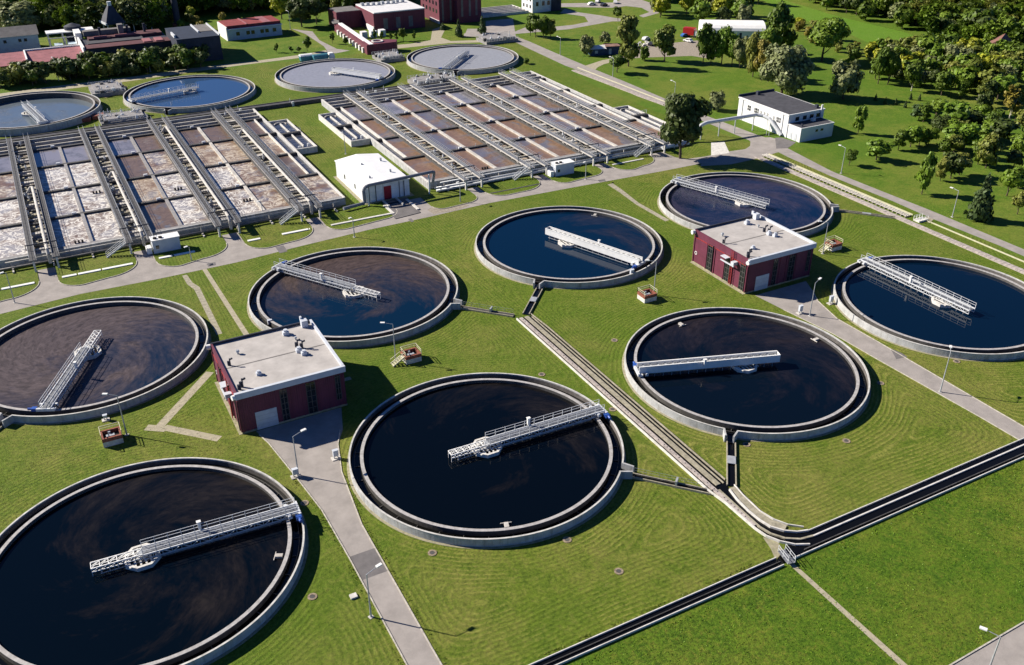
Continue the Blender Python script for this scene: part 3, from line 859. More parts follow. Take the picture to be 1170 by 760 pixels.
def scraper_bridge(loc, ang, label, style="rail", tip=-6.2, full=False, end=20.7, lamp=None, zdeck=2.05):
    t = thing("scraper_bridge", label, "scraper bridge", (loc[0], loc[1], 0), R_(ang), "rotating scraper bridges over the round tanks")
    zd = zdeck
    w = 0.85
    x0 = tip if full else 0.2
    if style == "panel":
        MB().box(tip, end, -0.62, 0.62, zd, zd + 0.07).build("walkway", M_grating, t)
        for sg in (-1, 1):
            y = sg * 0.72
            MB().box(tip, end, y - 0.05, y + 0.05, zd - 0.45, zd + 0.95).box(tip, end, y - 0.11, y + 0.11, zd + 0.951, zd + 1.02).build("side_panel", M_white, t)
        ln = MB()
        n = int((end - tip) / 1.35)
        for i in range(n):
            x = tip + 0.5 + i * 1.35
            ln.bar((x, -0.66, zd + 0.6), (x, 0.66, zd + 0.6), 0.28, 0.08)
        ln.build("cross_member", M_steel, t)
        MB().box(tip - 0.06, tip, -0.77, 0.77, zd - 0.45, zd + 1.0).build("end_panel", M_white, t)
    else:
        MB().box(x0, end, -w * 0.62, w * 0.62, zd, zd + 0.06).build("walkway", M_grating, t)
        tr = MB()
        for sg in (-1, 1):
            y = sg * w
            tr.bar((x0, y, zd), (end, y, zd), 0.16, 0.22)
            tr.bar((x0, y, zd - 0.75), (end - 1.2, y, zd - 0.75), 0.12, 0.12)
            n = int((end - x0) / 1.25)
            for i in range(n):
                x = x0 + (end - 1.2 - x0) * i / n
                x2 = x0 + (end - 1.2 - x0) * (i + 1) / n
                tr.bar((x, y, zd - 0.75), (x, y, zd), 0.07)
                tr.bar((x, y, zd - 0.75 if i % 2 else zd), (x2, y, zd if i % 2 else zd - 0.75), 0.07)
        n = int((end - x0) / 1.25)
        for i in range(n + 1):
            x = x0 + (end - x0) * i / n
            tr.bar((x, -w, zd - 0.08), (x, w, zd - 0.08), 0.08)
        tr.build("truss", M_rail, t)
        for sg in (-1, 1):
            rl = MB()
            railing(rl, x0, end, sg * w, zd + 0.1, 1.7)
            rl.build("handrail", M_rail, t)
        if not full:
            ex = MB()
            for sg in (-1, 1):
                ex.bar((tip, sg * 0.62, zd - 0.02), (x0, sg * 0.62, zd - 0.02), 0.13, 0.16)
                ex.bar((tip, sg * 0.62, zd - 0.6), (x0, sg * 0.62, zd - 0.6), 0.10, 0.10)
            n = 6
            for i in range(n):
                xa, xb = tip + (x0 - tip) * i / n, tip + (x0 - tip) * (i + 1) / n
                ex.bar((xa, -0.62, zd), (xa, 0.62, zd), 0.09)
                ex.bar((xa, -0.62, zd), (xb, 0.62, zd), 0.07)
                for sg in (-1, 1):
                    ex.bar((xa, sg * 0.62, zd - 0.6), (xb, sg * 0.62, zd), 0.07)
                    ex.bar((xa, sg * 0.62, zd), (xa, sg * 0.62, 0.5), 0.06)
            ex.build("counter_arm", M_white, t)
    # scraper hangers down into the water
    hg = MB()
    k = 0
    x = tip + 1.2
    while x < end - 2.2:
        for sg in (-1, 1):
            hg.bar((x, sg * 0.7, zd - 0.6), (x, sg * 0.7, 0.4), 0.06)
        x += 1.55
        k += 1
    hg.bar((tip + 1.0, -0.9, 1.05), (end - 2.4, -0.9, 1.05), 0.09)
    hg.build("scraper_hanger", M_steel, t)
    # carriage that rolls on the rim
    cg = MB()
    cg.box(end - 1.5, end + 0.35, -1.5, 1.5, zd - 0.50, zd - 0.22)
    cg.box(end - 1.5, end - 1.1, -1.45, 1.45, zd - 0.22, zd)
    cg.box(end, end + 0.35, -1.45, 1.45, zd - 0.22, zd)
    cg.build("carriage", M_rail, t)
    for sg in (-1, 1):
        MB().tube((end - 0.9, sg * 1.3, 1.66), (end - 0.55, sg * 1.3, 1.66), 0.28, n=16).build("wheel", M_black, t)
    MB().box(end - 0.5, end + 0.25, -2.3, -1.5, 1.5, 2.0).tube((end - 0.1, -2.9, 1.8), (end - 0.1, -2.3, 1.8), 0.22, n=12).build("drive_motor", M_bluepaint, t)
    cb = MB().box(7.6, 8.0, w - 0.1, w + 0.3, zd + 0.3, zd + 1.5)
    cb.box(7.5, 8.1, w - 0.15, w + 0.35, zd + 1.5, zd + 1.58)
    cb.build("control_box", M_white, t)
    MB().tube((0, 0, 1.4), (0, 0, zd), 0.45, n=16).build("pivot", M_steel, t)
    return t


BR = [("A", -3, "rail", False, "long railed steel bridge across the bottom left tank"), ("B", -1.5, "rail", False, "railed steel bridge reaching the right rim of the front middle tank"),
      ("C", -115, "rail", False, "railed steel bridge crossing the near left rim of the scum covered tank"), ("D", 122, "rail", False, "railed steel bridge on the tank behind the first red building"),
      ("E", -69, "panel", True, "solid sided bright white bridge on the clear navy tank"), ("F", 161, "panel", True, "solid sided bridge, its near side blue in shade, on the black water tank"),
      ("G", 110, "rail", True, "railed bridge on the tank behind the second red building"), ("H", 92, "rail", True, "railed lattice bridge on the tank at the right edge")]
for k, a, st, fu, lb in BR:
    scraper_bridge(TANKS[k], a, lb, st, full=fu, zdeck=2.0, end=19.6 if k in "CEF" else 20.8)
scraper_bridge(OLD["T1"], -81, "pale railed bridge on the tank at the left edge behind the basins", "rail", tip=-4, full=True, end=19.6, zdeck=2.9)
scraper_bridge(OLD["T3"], -57, "solid white sided bridge on the pale lilac tank", "panel", tip=-1, full=True, end=20.6, zdeck=2.3)
scraper_bridge(OLD["T4"], -133, "dark railed bridge on the pale tank near the maroon tower", "rail", tip=-6, full=True, end=20.9, zdeck=2.3)
scraper_bridge(OLD["T2"], -166, "railed bridge on the sky blue tank behind the left basin", "rail", tip=-3, full=True, end=20.9, zdeck=2.3)


# ------------------------------------------------------------------ open channels
def wall_line(mb, pts, w, z0, z1):
    for a, b in zip(pts[:-1], pts[1:]):
        mb.bar((*a, (z0 + z1) / 2), (*b, (z0 + z1) / 2), w, z1 - z0)


def arc(cx, cy, r, a0, a1, n=10):
    return [(cx + r * math.cos(R_(a0 + (a1 - a0) * i / n)), cy + r * math.sin(R_(a0 + (a1 - a0) * i / n))) for i in range(n + 1)]


ch = thing("effluent_channel", "long straight drainage channel of pale slabs running between the tanks", "channel", (26, 0, 0))
ch0 = Vector((26, 0, 0))


def chb(mb, name, m):
    mb.v = [(v[0] - 26, v[1], v[2]) for v in mb.v]
    return mb.build(name, m, ch)


L = MB()
wall_line(L, [(24.5, 35.6), (24.5, -24), (24.9, -27), (25.0, -33.4), (25.3, -35.4), (26.2, -37.1), (27.6, -38.6), (29.4, -39.5)], 0.2, 0, 0.38)
chb(L, "edge_wall", M_conc_rim)
L = MB()
wall_line(L, [(27.95, 36.0), (28.25, 30), (28.3, -23.0)], 0.14, 0, 0.34)
chb(L, "edge_wall", M_conc_tan)
L = MB()
wall_line(L, [(28.7, -24.6), (28.3, -27.0), (28.1, -31.0), (28.6, -33.2), (29.6, -35.0), (31.2, -36.4)], 0.14, 0, 0.30)
chb(L, "grass_kerb", M_conc_rim)
L = MB()
wall_line(L, [(27.3, -25.2), (26.8, -27.5), (26.6, -30.3), (26.7, -32.6), (27.1, -34.3), (28.2, -35.8), (29.6, -36.8), (31.2, -37.3)], 0.22, 0, 0.40)
chb(L, "edge_wall", M_conc_rim)
L = MB().prism([(27.5, -24.9), (28.5, -24.9), (28.1, -27.0), (27.9, -31.0), (28.3, -33.2), (29.3, -35.1), (28.4, -35.7), (27.3, -34.1), (26.85, -32.4), (26.75, -30.2), (27.0, -27.4)], 0, 0.22)
chb(L, "cover_slabs", M_conc_tan)
chb(MB().box(25.05, 25.68, -33.0, 35.5, 0, 0.30), "cover_slabs", M_conc_slab)
chb(MB().box(26.22, 27.0, -23.5, 35.5, 0, 0.27), "cover_slabs", M_conc_tan)
chb(MB().box(27.5, 27.68, -23.5, 35, 0, 0.25), "thin_wall", M_conc_tan)
L = MB()
rng = random.Random(3)
for i in range(86):
    y = -31 + i * 0.77
    if rng.random() < 0.7:
        L.box(25.3, 25.48, y, y + 0.14, 0.301, 0.34)
chb(L, "lifting_ring", M_conc_dark)
L = MB().sheet([(24.5, 35.5), (28.2, 35.5), (28.2, -23.5), (27.2, -25.2), (26.6, -28), (26.5, -31), (26.9, -34.2), (28.1, -35.9), (29.6, -36.9), (31.2, -37.3), (31.2, -38.4), (28.5, -39), (26.2, -37), (25.2, -35), (24.9, -33), (24.9, -27), (24.5, -24)], 0.10)
chb(L, "channel_water", M_blackwater)
L = MB()
wall_line(L, [(25.9, -24.5), (25.75, -31.5), (25.75, -33.6), (26.2, -35.4), (27.3, -37.0), (29.0, -38.1), (31.2, -38.45)], 0.30, 0, 0.31)
chb(L, "divider_wall", M_conc_tan)

oc = thing("open_drain", "wide twin open drain of black water crossing the lower right", "channel", (75, -39, 0))
L = MB()
for y, w in ((-37.3, 0.13), (-38.45, 0.22), (-40.45, 0.13)):
    L.box((25.4 if y < -40 else 31.0) - 75, 200 - 75, y + 39 - w / 2, y + 39 + w / 2, 0, 0.32)
L.build("edge_wall", M_conc_rim, oc)
MB().box(28 - 75, 200 - 75, -0.98 + 0, -0.86, 0.2, 0.34).build("weir_plate", M_bluepaint if False else M_conc_dark, oc)
MB().sheet([(28.3 - 75, 1.6), (200 - 75, 1.6), (200 - 75, -1.4), (23.5 - 75, -1.4), (23.5 - 75, -0.5)], 0.11).build("channel_water", M_blackwater, oc)
od = thing("open_drain", "single narrow open drain of black water crossing the bottom of the photo", "channel", (-50, -40, 0))
L = MB()
L.box(-170 + 50, 23.6 + 50, 0.65, 0.78, 0, 0.32).box(-170 + 50, 23.6 + 50, -0.84, -0.71, 0, 0.32)
L.build("edge_wall", M_conc_rim, od)
MB().box(-170 + 50, 23.6 + 50, -0.12, -0.04, 0.1, 0.26).build("centre_strip", M_conc_dark, od)
MB().sheet([(-120, 0.65), (73.6, 0.65), (73.6, -0.7), (-120, -0.7)], 0.09).build("channel_water", M_blackwater, od)
fb = thing("footbridge", "tiny railed footbridge where the slab path crosses the black drain", "footbridge", (24.7, -40.0, 0.42), R_(-12))
MB().box(-0.55, 0.55, -1.3, 1.3, 0, 0.1).build("deck", M_grating, fb)
for sg in (-1, 1):
    r = MB()
    for y in (-1.25, 0, 1.25):
        r.bar((sg * 0.52, y, 0.1), (sg * 0.52, y, 1.1), 0.06)
    for z in (1.1, 0.6):
        r.bar((sg * 0.52, -1.25, z), (sg * 0.52, 1.25, z), 0.05)
    r.build("handrail", M_rail, fb)


def side_channel(p, q, w, label, closed=False, rail=False, name="outlet_channel"):
    p, q = Vector(p), Vector(q)
    d = q - p
    ln = d.length
    t = thing(name, label, "channel", (p.x, p.y, 0), math.atan2(d.y, d.x), "outlet channels of the round tanks")
    m = MB()
    for sg in (-1, 1):
        m.box(0, ln, sg * w / 2 - 0.09, sg * w / 2 + 0.09, 0, 0.36)
    m.build("edge_wall", M_conc_tan, t)
    MB().sheet([(0, -w / 2), (ln, -w / 2), (ln, w / 2), (0, w / 2)], 0.12 if not closed else 0.2).build("channel_water" if not closed else "cover_plates", M_blackwater if not closed else M_conc_dark, t)
    if rail:
        r = MB()
        railing(r, 0.2, ln - 0.3, w / 2 + 0.05, 0.3, 1.8, 1.0, 0.028)
        r.build("handrail", M_steel, t)
        MB().box(ln * 0.55, ln * 0.55 + 0.3, -w / 2, w / 2 + 0.3, 0.3, 1.1).build("gate_frame", M_steel, t)
    else:
        MB().box(ln * 0.45, ln * 0.6, -w / 2, w / 2, 0.3, 0.42).build("gate_plate", M_steel, t)
    return t


side_channel((36.0, 46.0), (27.0, 36.4), 1.3, "black outlet channel from the clear navy tank")
side_channel((37.0 - .6, -14.6), (28.2, -24.6), 1.3, "black outlet channel from the tank with the blue shaded bridge")
side_channel((16.6, -15.6), (24.6, -24.4), 0.9, "railed narrow outlet channel from the front middle tank", rail=True)
side_channel((17.0, 45.0), (24.6, 37.0), 0.9, "railed covered outlet channel from the tank behind the first red building", closed=True, rail=True)
side_channel((121.0, 47.3), (130.0, 37.0), 0.8, "dark outlet channel from the tank behind the second red building", rail=False)
side_channel((-66.5, 44.0), (-74, 36.0), 1.2, "outlet channel leaving the scum covered tank at the left edge")

# slab covered duct, pipe rack and kerb line beside the perimeter road
dc = thing("cable_duct", "pale slab covered duct running along the perimeter road on the right", "cable duct", (131.3, 0, 0))
m = MB()
for i in range(140):
    y = -60 + i * 1.05
    if 88.5 < y < 106:
        continue
    h = 0.22 + 0.05 * rng.random()
    m.box(-0.95, 0.45, y, y + 0.98, 0, h)
m.box(-1.35, -1.1, -60, 88, 0, 0.18)
m.build("cover_slabs", M_conc_slab, dc)
pk = thing("pipe_rack", "low rack of thin parallel pipes beside the slab covered duct", "pipe rack", (133.6, 60, 0))
m = MB()
for x in (-0.7, 0.0, 0.7):
    m.tube((x, -24, 0.35), (x, 28, 0.35), 0.11, n=6)
m.build("pipe", M_conc, pk)
m = MB()
for i in range(40):
    m.box(-1.1, 1.1, -24 + i * 1.3, -24 + i * 1.3 + 0.25, 0, 0.28)
m.build("support", M_conc_tan, pk)
kl = thing("low_kerb_wall", "thin yellowish kerb wall between the pipe rack and the perimeter road", "kerb wall", (135.4, 10, 0))
MB().box(-0.07, 0.07, -70, 22.5, 0, 0.3).build("wall", M_yellow, kl)
MB().box(-0.07, 0.07, 26.2, 78, 0, 0.3).build("wall", M_yellow, kl)
cr = thing("footbridge", "small white crossing over the slab duct by the perimeter road", "footbridge", tuple(at(1052, 252, 0)), R_(0))
MB().box(-1.6, 1.4, -0.9, 0.9, 0.0, 0.42).build("deck", M_conc_rim, cr)
r = MB()
railing(r, -1.6, 1.4, -0.85, 0.42, 1.0, 0.9, 0.06)
railing(r, -1.6, 1.4, 0.85, 0.42, 1.0, 0.9, 0.06)
r.build("handrail", M_white, cr)
struct(MB().sheet(P2([(1052, 250), (1063, 246), (1069, 248.5), (1062, 255)]), 0.013), "footpath", M_path)
# the same duct further on, past the basins
d2 = thing("cable_duct", "pale slab duct beside the road that climbs past the right basin", "cable duct", (127.6, 150, 0))
m = MB()
a, b = at(656, 81), at(780, 128)
da = Vector((b.x - a.x, b.y - a.y)).normalized()
ln = (Vector(b[:2]) - Vector(a[:2])).length
for i in range(int(ln / 1.1)):
    p = Vector(a[:2]) + da * (i * 1.1)
    m.rbox(p.x - 127.6, p.y - 150, 1.0, 1.7, 0, 0.25 + 0.04 * rng.random(), math.atan2(da.y, da.x))
m.build("cover_slabs", M_conc_slab, d2)
k2 = thing("low_kerb_wall", "thin yellowish kerb wall beside the road that climbs past the right basin", "kerb wall", (129, 150, 0))
a, b = at(660, 77.5), at(775, 122.5)
MB().bar((a.x - 129, a.y - 150, 0.1), (b.x - 129, b.y - 150, 0.1), 0.35, 0.3).build("wall", M_yellow, k2)

# ------------------------------------------------------------------ aeration basins
FOAM = {
    "f": foam_material("foam_heavy", (0.17, 0.115, 0.085), 1.0, band_col=(0.20, 0.19, 0.21), band_amt=0.5, seed=1.0, foamcol=(0.74, 0.71, 0.65)),
    "m": foam_material("foam_medium", (0.17, 0.105, 0.07), 0.62, band_col=(0.13, 0.12, 0.15), band_amt=0.4, seed=13.0, foamcol=(0.66, 0.60, 0.50)),
    "t": foam_material("foam_tan", (0.23, 0.155, 0.10), 0.6, band_col=(0.2, 0.18, 0.18), band_amt=0.1, seed=23.0, foamcol=(0.60, 0.53, 0.42)),
    "b": foam_material("liquor_brown", (0.145, 0.10, 0.075), 0.08, band_amt=0.15, seed=33.0),
    "g": foam_material("liquor_grey", (0.16, 0.155, 0.17), 0.0, band_col=(0.21, 0.20, 0.23), band_amt=0.6, seed=43.0, rough=0.15),
    "r": foam_material("liquor_rust", (0.200, 0.120, 0.075), 0.15, band_col=(0.12, 0.115, 0.14), band_amt=0.3, seed=53.0, foamcol=(0.42, 0.30, 0.2), rough=0.3),
    "s": foam_material("liquor_rust_b", (0.175, 0.110, 0.075), 0.1, band_col=(0.125, 0.12, 0.15), band_amt=0.6, seed=67.0, foamcol=(0.42, 0.30, 0.2), rough=0.25),
}
ROWS = [(110.5, 129.3), (130.3, 148.8), (149.8, 169.7), (170.7, 186.4)]
WZ, CZ = 1.9, 1.45


def basin(s0, label, cells, pipes, left_narrow, right_narrow, name_group, stair_at):
    """s0: x of the left outer wall; overall 82.8 wide"""
    W_, T0, T1 = 80.6, 109.0, 198.0
    t = thing("aeration_basin", label, "aeration basin", (s0 + W_ / 2, (T0 + T1) / 2, 0))
    ox, oy = s0 + W_ / 2, (T0 + T1) / 2

    def B(mb, name, m, smooth=False):
        mb.v = [(v[0] - ox, v[1] - oy, v[2]) for v in mb.v]
        return mb.build(name, m, t, smooth=smooth)
    for q in (s0, s0 + W_ - 0.5):
        B(MB().box(q, q + 0.5, T0, T1, 0, WZ), "side_wall", M_conc_wall)
    B(MB().box(s0 + 0.5, s0 + W_ - 0.5, T0, T0 + 0.35, 0, WZ), "front_wall", M_conc_wall)
    B(MB().box(s0 + 0.5, s0 + W_ - 0.5, T0 + 0.35, T0 + 1.5, 0.2, WZ - 0.02), "front_walkway", M_beam_grey)
    B(MB().box(s0 + 0.5, s0 + W_ - 0.5, T1 - 0.4, T1, 0, WZ), "back_wall", M_conc_wall)
    B(MB().box(s0 + .5, s0 + W_ - .5, T0 + .35, T1 - .4, 0, 0.2), "floor", M_conc_dark)
    for q in (s0 - .04, s0 + W_ - .54):
        B(MB().box(q, q + .58, T0, T1, WZ + .001, WZ + .1), "coping", M_conc_rim)
    gal = [s0 + 10.8 + 19.7 * i for i in range(4)]
    cen = [(a + b) / 2 + 0.3 for a, b in zip(gal[:-1], gal[1:])]
    # cross walls
    for y in (129.3, 148.8, 169.7, 186.4):
        m = MB()
        m.box(s0 + 0.5, s0 + W_ - 0.5, y, y + 1.0, 0.2, WZ - 0.003)
        B(m, "cross_wall", M_conc_dark)
        k = MB()
        for x in cen:
            k.box(x - 2.2, x - 1.2, y + 0.2, y + 0.8, WZ + 0.04, WZ + 0.5)
            k.bar((x - 3, y + 0.1, WZ), (x - 3, y + 0.1, WZ + 1.0), 0.07)
            k.bar((x + 3, y + 0.1, WZ), (x + 3, y + 0.1, WZ + 1.0), 0.07)
        B(k, "valve_stand", M_rail)
    for y in (189.8, 193.6):
        B(MB().box(s0 + 0.5, s0 + W_ - 0.5, y, y + 0.5, 0.2, WZ - 0.005), "channel_wall", M_conc)
    for x in cen:
        m = MB()
        for (a, b) in ROWS:
            m.box(x - 0.38, x + 0.38, a, b, 0.2, WZ + 0.02)
        B(m, "centre_wall", M_beam_grey if s0 < 0 and x < -20 else M_conc)
    lanes = []
    xs = [s0 + 0.5] + sum([[g_ - 2.9, g_ + 2.9] for g_ in gal], []) + [s0 + W_ - 0.5]
    halves = [(xs[0], xs[1])]
    for i in range(3):
        halves += [(xs[2 + 2 * i], cen[i] - 0.38), (cen[i] + 0.38, xs[3 + 2 * i])]
    halves += [(xs[8], xs[9])]
    if right_narrow:
        a, b = halves[-1]
        B(MB().box(b - 2.6, b - 2.2, 130.3, 186.4, 0.2, WZ + 0.05), "channel_wall", M_conc_rim)
        B(MB().sheet([(b - 2.2, 130.3), (b, 130.3), (b, 186.4), (b - 2.2, 186.4)], CZ - 0.3), "channel_water", M_greywater)
    if left_narrow:
        a, b = halves[0]
        B(MB().box(a + 2.2, a + 2.6, 130.3, 186.4, 0.2, WZ + 0.05), "channel_wall", M_conc_rim)
        B(MB().sheet([(a, 130.3), (a + 2.2, 130.3), (a + 2.2, 186.4), (a, 186.4)], CZ - 0.3), "channel_water", M_greywater)
    for ci, (a, b) in enumerate(halves):
        for ri, (c, d) in enumerate(ROWS):
            aa, bb = a, b
            if ri > 0 and right_narrow and ci == len(halves) - 1:
                bb = b - 2.6
            if ri > 0 and left_narrow and ci == 0:
                aa = a + 2.6
            B(MB().sheet([(aa, c), (bb, c), (bb, d), (aa, d)], CZ), "cell_water", FOAM[cells[ri][ci]])
    B(MB().sheet([(s0 + .5, 187.4), (s0 + W_ - .5, 187.4), (s0 + W_ - .5, 197.6), (s0 + .5, 197.6)], CZ - 0.45), "channel_water", M_blackwater)
    # galleries
    for gi, c in enumerate(gal):
        for q in (c - 2.9, c + 2.5):
            B(MB().box(q, q + 0.4, 109.4, 197.5, 0.2, WZ + 0.1), "gallery_wall", M_conc_dark)
        B(MB().sheet([(c - 2.5, 109.4), (c + 2.5, 109.4), (c + 2.5, 187), (c - 2.5, 187)], 1.25), "gallery_water", FOAM["f" if s0 < 0 else "t"])
        y = 111.0
        k = 0
        rg = random.Random(gi + int(s0))
        while y < 196.0:
            wd = [0.7, 1.0, 0.5, 1.3][(k + gi) % 4]
            zt = WZ + 0.2 + 0.15 * (k % 2)
            tb = MB().box(c - 2.5, c + 2.5, y, y + wd, zt - 0.5, zt)
            if k % 3 == 1:
                tb.box(c - 1.9, c - 0.4, y + wd, y + wd + 0.7, 1.5, WZ + 0.5)
            B(tb, "cross_trough", [M_conc, M_conc_tan, M_conc_dark][k % 3])
            y += wd + 1.5 + rg.random() * 1.6
            k += 1
        for k in range(9):
            y = 111 + rg.random() * 84
            x = c - 1.9 + rg.random() * 3.0
            eq = MB()
            eq.bar((x, y, WZ), (x, y, WZ + 1.2), 0.12)
            eq.box(x - .25, x + .25, y - .2, y + .2, WZ + 0.4, WZ + 0.95)
            eq.tube((x, y, WZ + 1.2), (x, y + 0.05, WZ + 1.25), 0.3, n=8)
            B(eq, "gate_valve", M_rail)
        for sg in (-1, 1):
            x = c + sg * 2.3
            d = MB().box(x - 0.62, x + 0.62, 103.2, 198, 2.86, 2.93)
            B(d, "walkway", M_grating_dark if s0 < 0 else M_grating)
            for q in (-0.66, 0.66):
                B(MB().bar((x + q, 103.2, 2.8), (x + q, 198, 2.8), 0.13, 0.34), "walkway_beam", M_beam_grey if s0 < 0 else M_conc)
            r = MB()
            for q in (-0.62, 0.62):
                n = 40
                for i in range(n + 1):
                    y = 103.2 + 94.8 * i / n
                    r.bar((x + q, y, 2.93), (x + q, y, 3.98), 0.045)
                for z in (3.98, 3.5):
                    r.bar((x + q, 103.2, z), (x + q, 198, z), 0.045)
            B(r, "handrail", M_steel)
            for y in [103.5, 109.2] + [118 + 10 * i for i in range(8)]:
                zb = 0.0 if y < 109 else 1.9
                B(MB().bar((x, y, zb), (x, y, 2.7), 0.42 if y < 109 else 0.3), "column", M_conc_rim)
        bx = MB().bar((c - 3.3, 109.6, 4.0), (c + 3.2, 109.6, 4.0), 0.18, 0.22).bar((c - 3.2, 109.6, 2.9), (c - 3.2, 109.6, 4.0), 0.16).bar((c + 3.1, 109.6, 2.9), (c + 3.1, 109.6, 4.0), 0.16)
        B(bx, "gantry", M_darkwall)
        if pipes[gi]:
            yb = pipes[gi]
            pp = MB().path([(c - 0.6, yb, 2.0), (c + 0.4, yb, 3.4), (c + 0.9, yb - .4, 3.5), (c + 0.9, 106.5, 3.5), (c + 0.9, 105.8, 2.6), (c + 0.9, 105.8, 0.6)], 0.36, 12)
            B(pp, "air_pipe", M_conc)
        if gi in stair_at:
            st = MB()
            xa, ya = c - 2.9, 104.2
            L_ = 4.6
            for q in (-0.5, 0.5):
                st.bar((xa, ya + q, 2.85), (xa - L_, ya + q, 0.15), 0.1, 0.28)
                st.bar((xa, ya + q, 3.9), (xa - L_, ya + q, 1.15), 0.06)
                for i in range(5):
                    f_ = i / 4
                    st.bar((xa - L_ * f_, ya + q, 2.85 - 2.7 * f_), (xa - L_ * f_, ya + q, 3.9 - 2.75 * f_), 0.06)
            B(st, "stair_rail", M_rail)
            tr = MB()
            for i in range(12):
                f_ = (i + 0.5) / 12
                tr.box(xa - L_ * f_ - 0.15, xa - L_ * f_ + 0.15, ya - 0.48, ya + 0.48, 2.85 - 2.7 * f_ - 0.03, 2.85 - 2.7 * f_ + 0.02)
            B(tr, "stair_tread", M_grating)
    # mixers / aerator heads standing at some cell corners
    for i in range(4 if s0 < 0 else 1):
        x = cen[i % 3] + [-3.5, 3.2, -2.8, 4.0][i % 4]
        y = 112 + (i * 23.7) % 40
        for k in range(3):
            B(MB().box(x + k * 0.75, x + k * 0.75 + 0.4, y, y + 0.45, CZ - 0.1, CZ + 0.6), "aerator_head", M_black)
    # pipes along the front
    for (y, z, r, m) in (((107.6, 1.75, 0.17, M_rail), (106.6, 0.85, 0.33, M_steel), (105.5, 0.55, 0.40, M_steel)) if s0 > 0 else ((107.6, 1.75, 0.13, M_conc), (106.9, 0.7, 0.22, M_shade_pipe))):
        B(MB().tube((s0 + (1 if z != 1.75 else 3), y, z), (s0 + W_ - 2 + (4 if r > .35 else 0), y, z), r, n=12), "header_pipe", m, True)
    sp_ = MB()
    for i in range(10):
        x = s0 + 4 + i * 8.1
        sp_.box(x, x + 0.35, 105.2, 108.2, 0, 0.35).bar((x + .1, 107.6, 0), (x + .1, 107.6, 1.7), 0.2)
    B(sp_, "pipe_support", M_conc)
    return t


cellsL = ["ffffbffmm"[0:8], "fffftmfm"[0:8], "fmfmbtmt", "gggggbbb"]
cellsL = ["fffbffmm", "ffftffmb", "mffbmttt", "ggggbbbb"]
cellsR = ["rrsrrsrr", "rsrrrsrs", "rrsrsrss", "sgrsgrgs"]
basin(-65.6, "left aeration basin of foamy brown cells crossed by four railed double walkways", cellsL, [150, 152, 186, 172], False, True, "aeration basins", (1, 3))
basin(37.6, "right aeration basin of rust brown cells crossed by four railed double walkways", cellsR, [0, 0, 0, 0], True, True, "aeration basins", (1, 3))


def side_cell(x0, x1, y0, y1, ym, label, uturn=True):
    t = thing("return_sludge_cell", label, "concrete tank", ((x0 + x1) / 2, (y0 + y1) / 2, 0))
    ox, oy = (x0 + x1) / 2, (y0 + y1) / 2

    def B(mb, n, m):
        mb.v = [(v[0] - ox, v[1] - oy, v[2]) for v in mb.v]
        mb.build(n, m, t)
    B(MB().box(x0, x1, y0, y0 + .35, 0, 1.75).box(x0, x1, y1 - .35, y1, 0, 1.75).box(x0, x0 + .35, y0 + .35, y1 - .35, 0, 1.75).box(x1 - .35, x1, y0 + .35, y1 - .35, 0, 1.75), "outer_wall", M_conc_rim)
    B(MB().box(x0 + .35, x1 - .35, ym - .7, ym + .7, 0, 1.9), "walkway", M_conc_dark)
    c = (x0 + x1) / 2
    B(MB().box(c - .18, c + .18, y0 + 3, ym - .7, 0, 1.6).box(c - .18, c + .18, ym + .7, y1 - 3.2, 0, 1.6), "baffle", M_conc_rim)
    B(MB().sheet([(x0 + .35, y0 + .35), (x1 - .35, y0 + .35), (x1 - .35, y1 - .35), (x0 + .35, y1 - .35)], 1.15), "cell_water", M_greywater)
    if uturn:
        B(MB().ring(1.75, 2.0, 0, 1.5, 0.1, math.pi - 0.1, 20, cx=c, cy=y1 - 3.6), "flow_guide", M_conc)
    r = MB()
    railing(r, x0, x1, ym + .6, 1.9, 1.5, 1.0, .06)
    B(r, "handrail", M_rail)
    m = MB()
    m.box(c - 2, c - 1.2, y0 + 1.2, y0 + 1.6, 1.7, 2.1).box(c + 1, c + 1.7, y0 + 2.2, y0 + 2.7, 1.3, 2.2)
    B(m, "mixer", M_rail)


side_cell(15.1, 21.5, 152.0, 182.5, 167.8, "small twin channel tank attached to the right side of the left basin")
side_cell(31.6, 37.5, 151.5, 182.5, 167.2, "small twin channel tank attached to the left side of the right basin")
side_cell(118.4, 124.6, 118.0, 144.0, 133, "small twin channel tank beside the road, left of the big dark tree")

# dark inflow duct behind the basins
dk = thing("inflow_duct", "long dark walled channel running behind both basins", "channel", (25, 203.5, 0))
MB().box(-125, 62, -1.6, -1.25, 0, 1.15).box(-125, 62, 1.25, 1.6, 0, 1.15).build("side_wall", M_conc_dark, dk)
MB().box(-125, 62, -1.249, 1.249, 0, 0.95).build("cover", M_darkroof, dk)
m = MB()
for x in (-18, -14, 3.5, 30, 33, 37, 58):
    m.box(x, x + 0.7, -2.2, -1.6, 0, 1.5).bar((x, 0, 0.9), (x, 0, 2.2), 0.12)
m.build("valve_box", M_rail, dk)


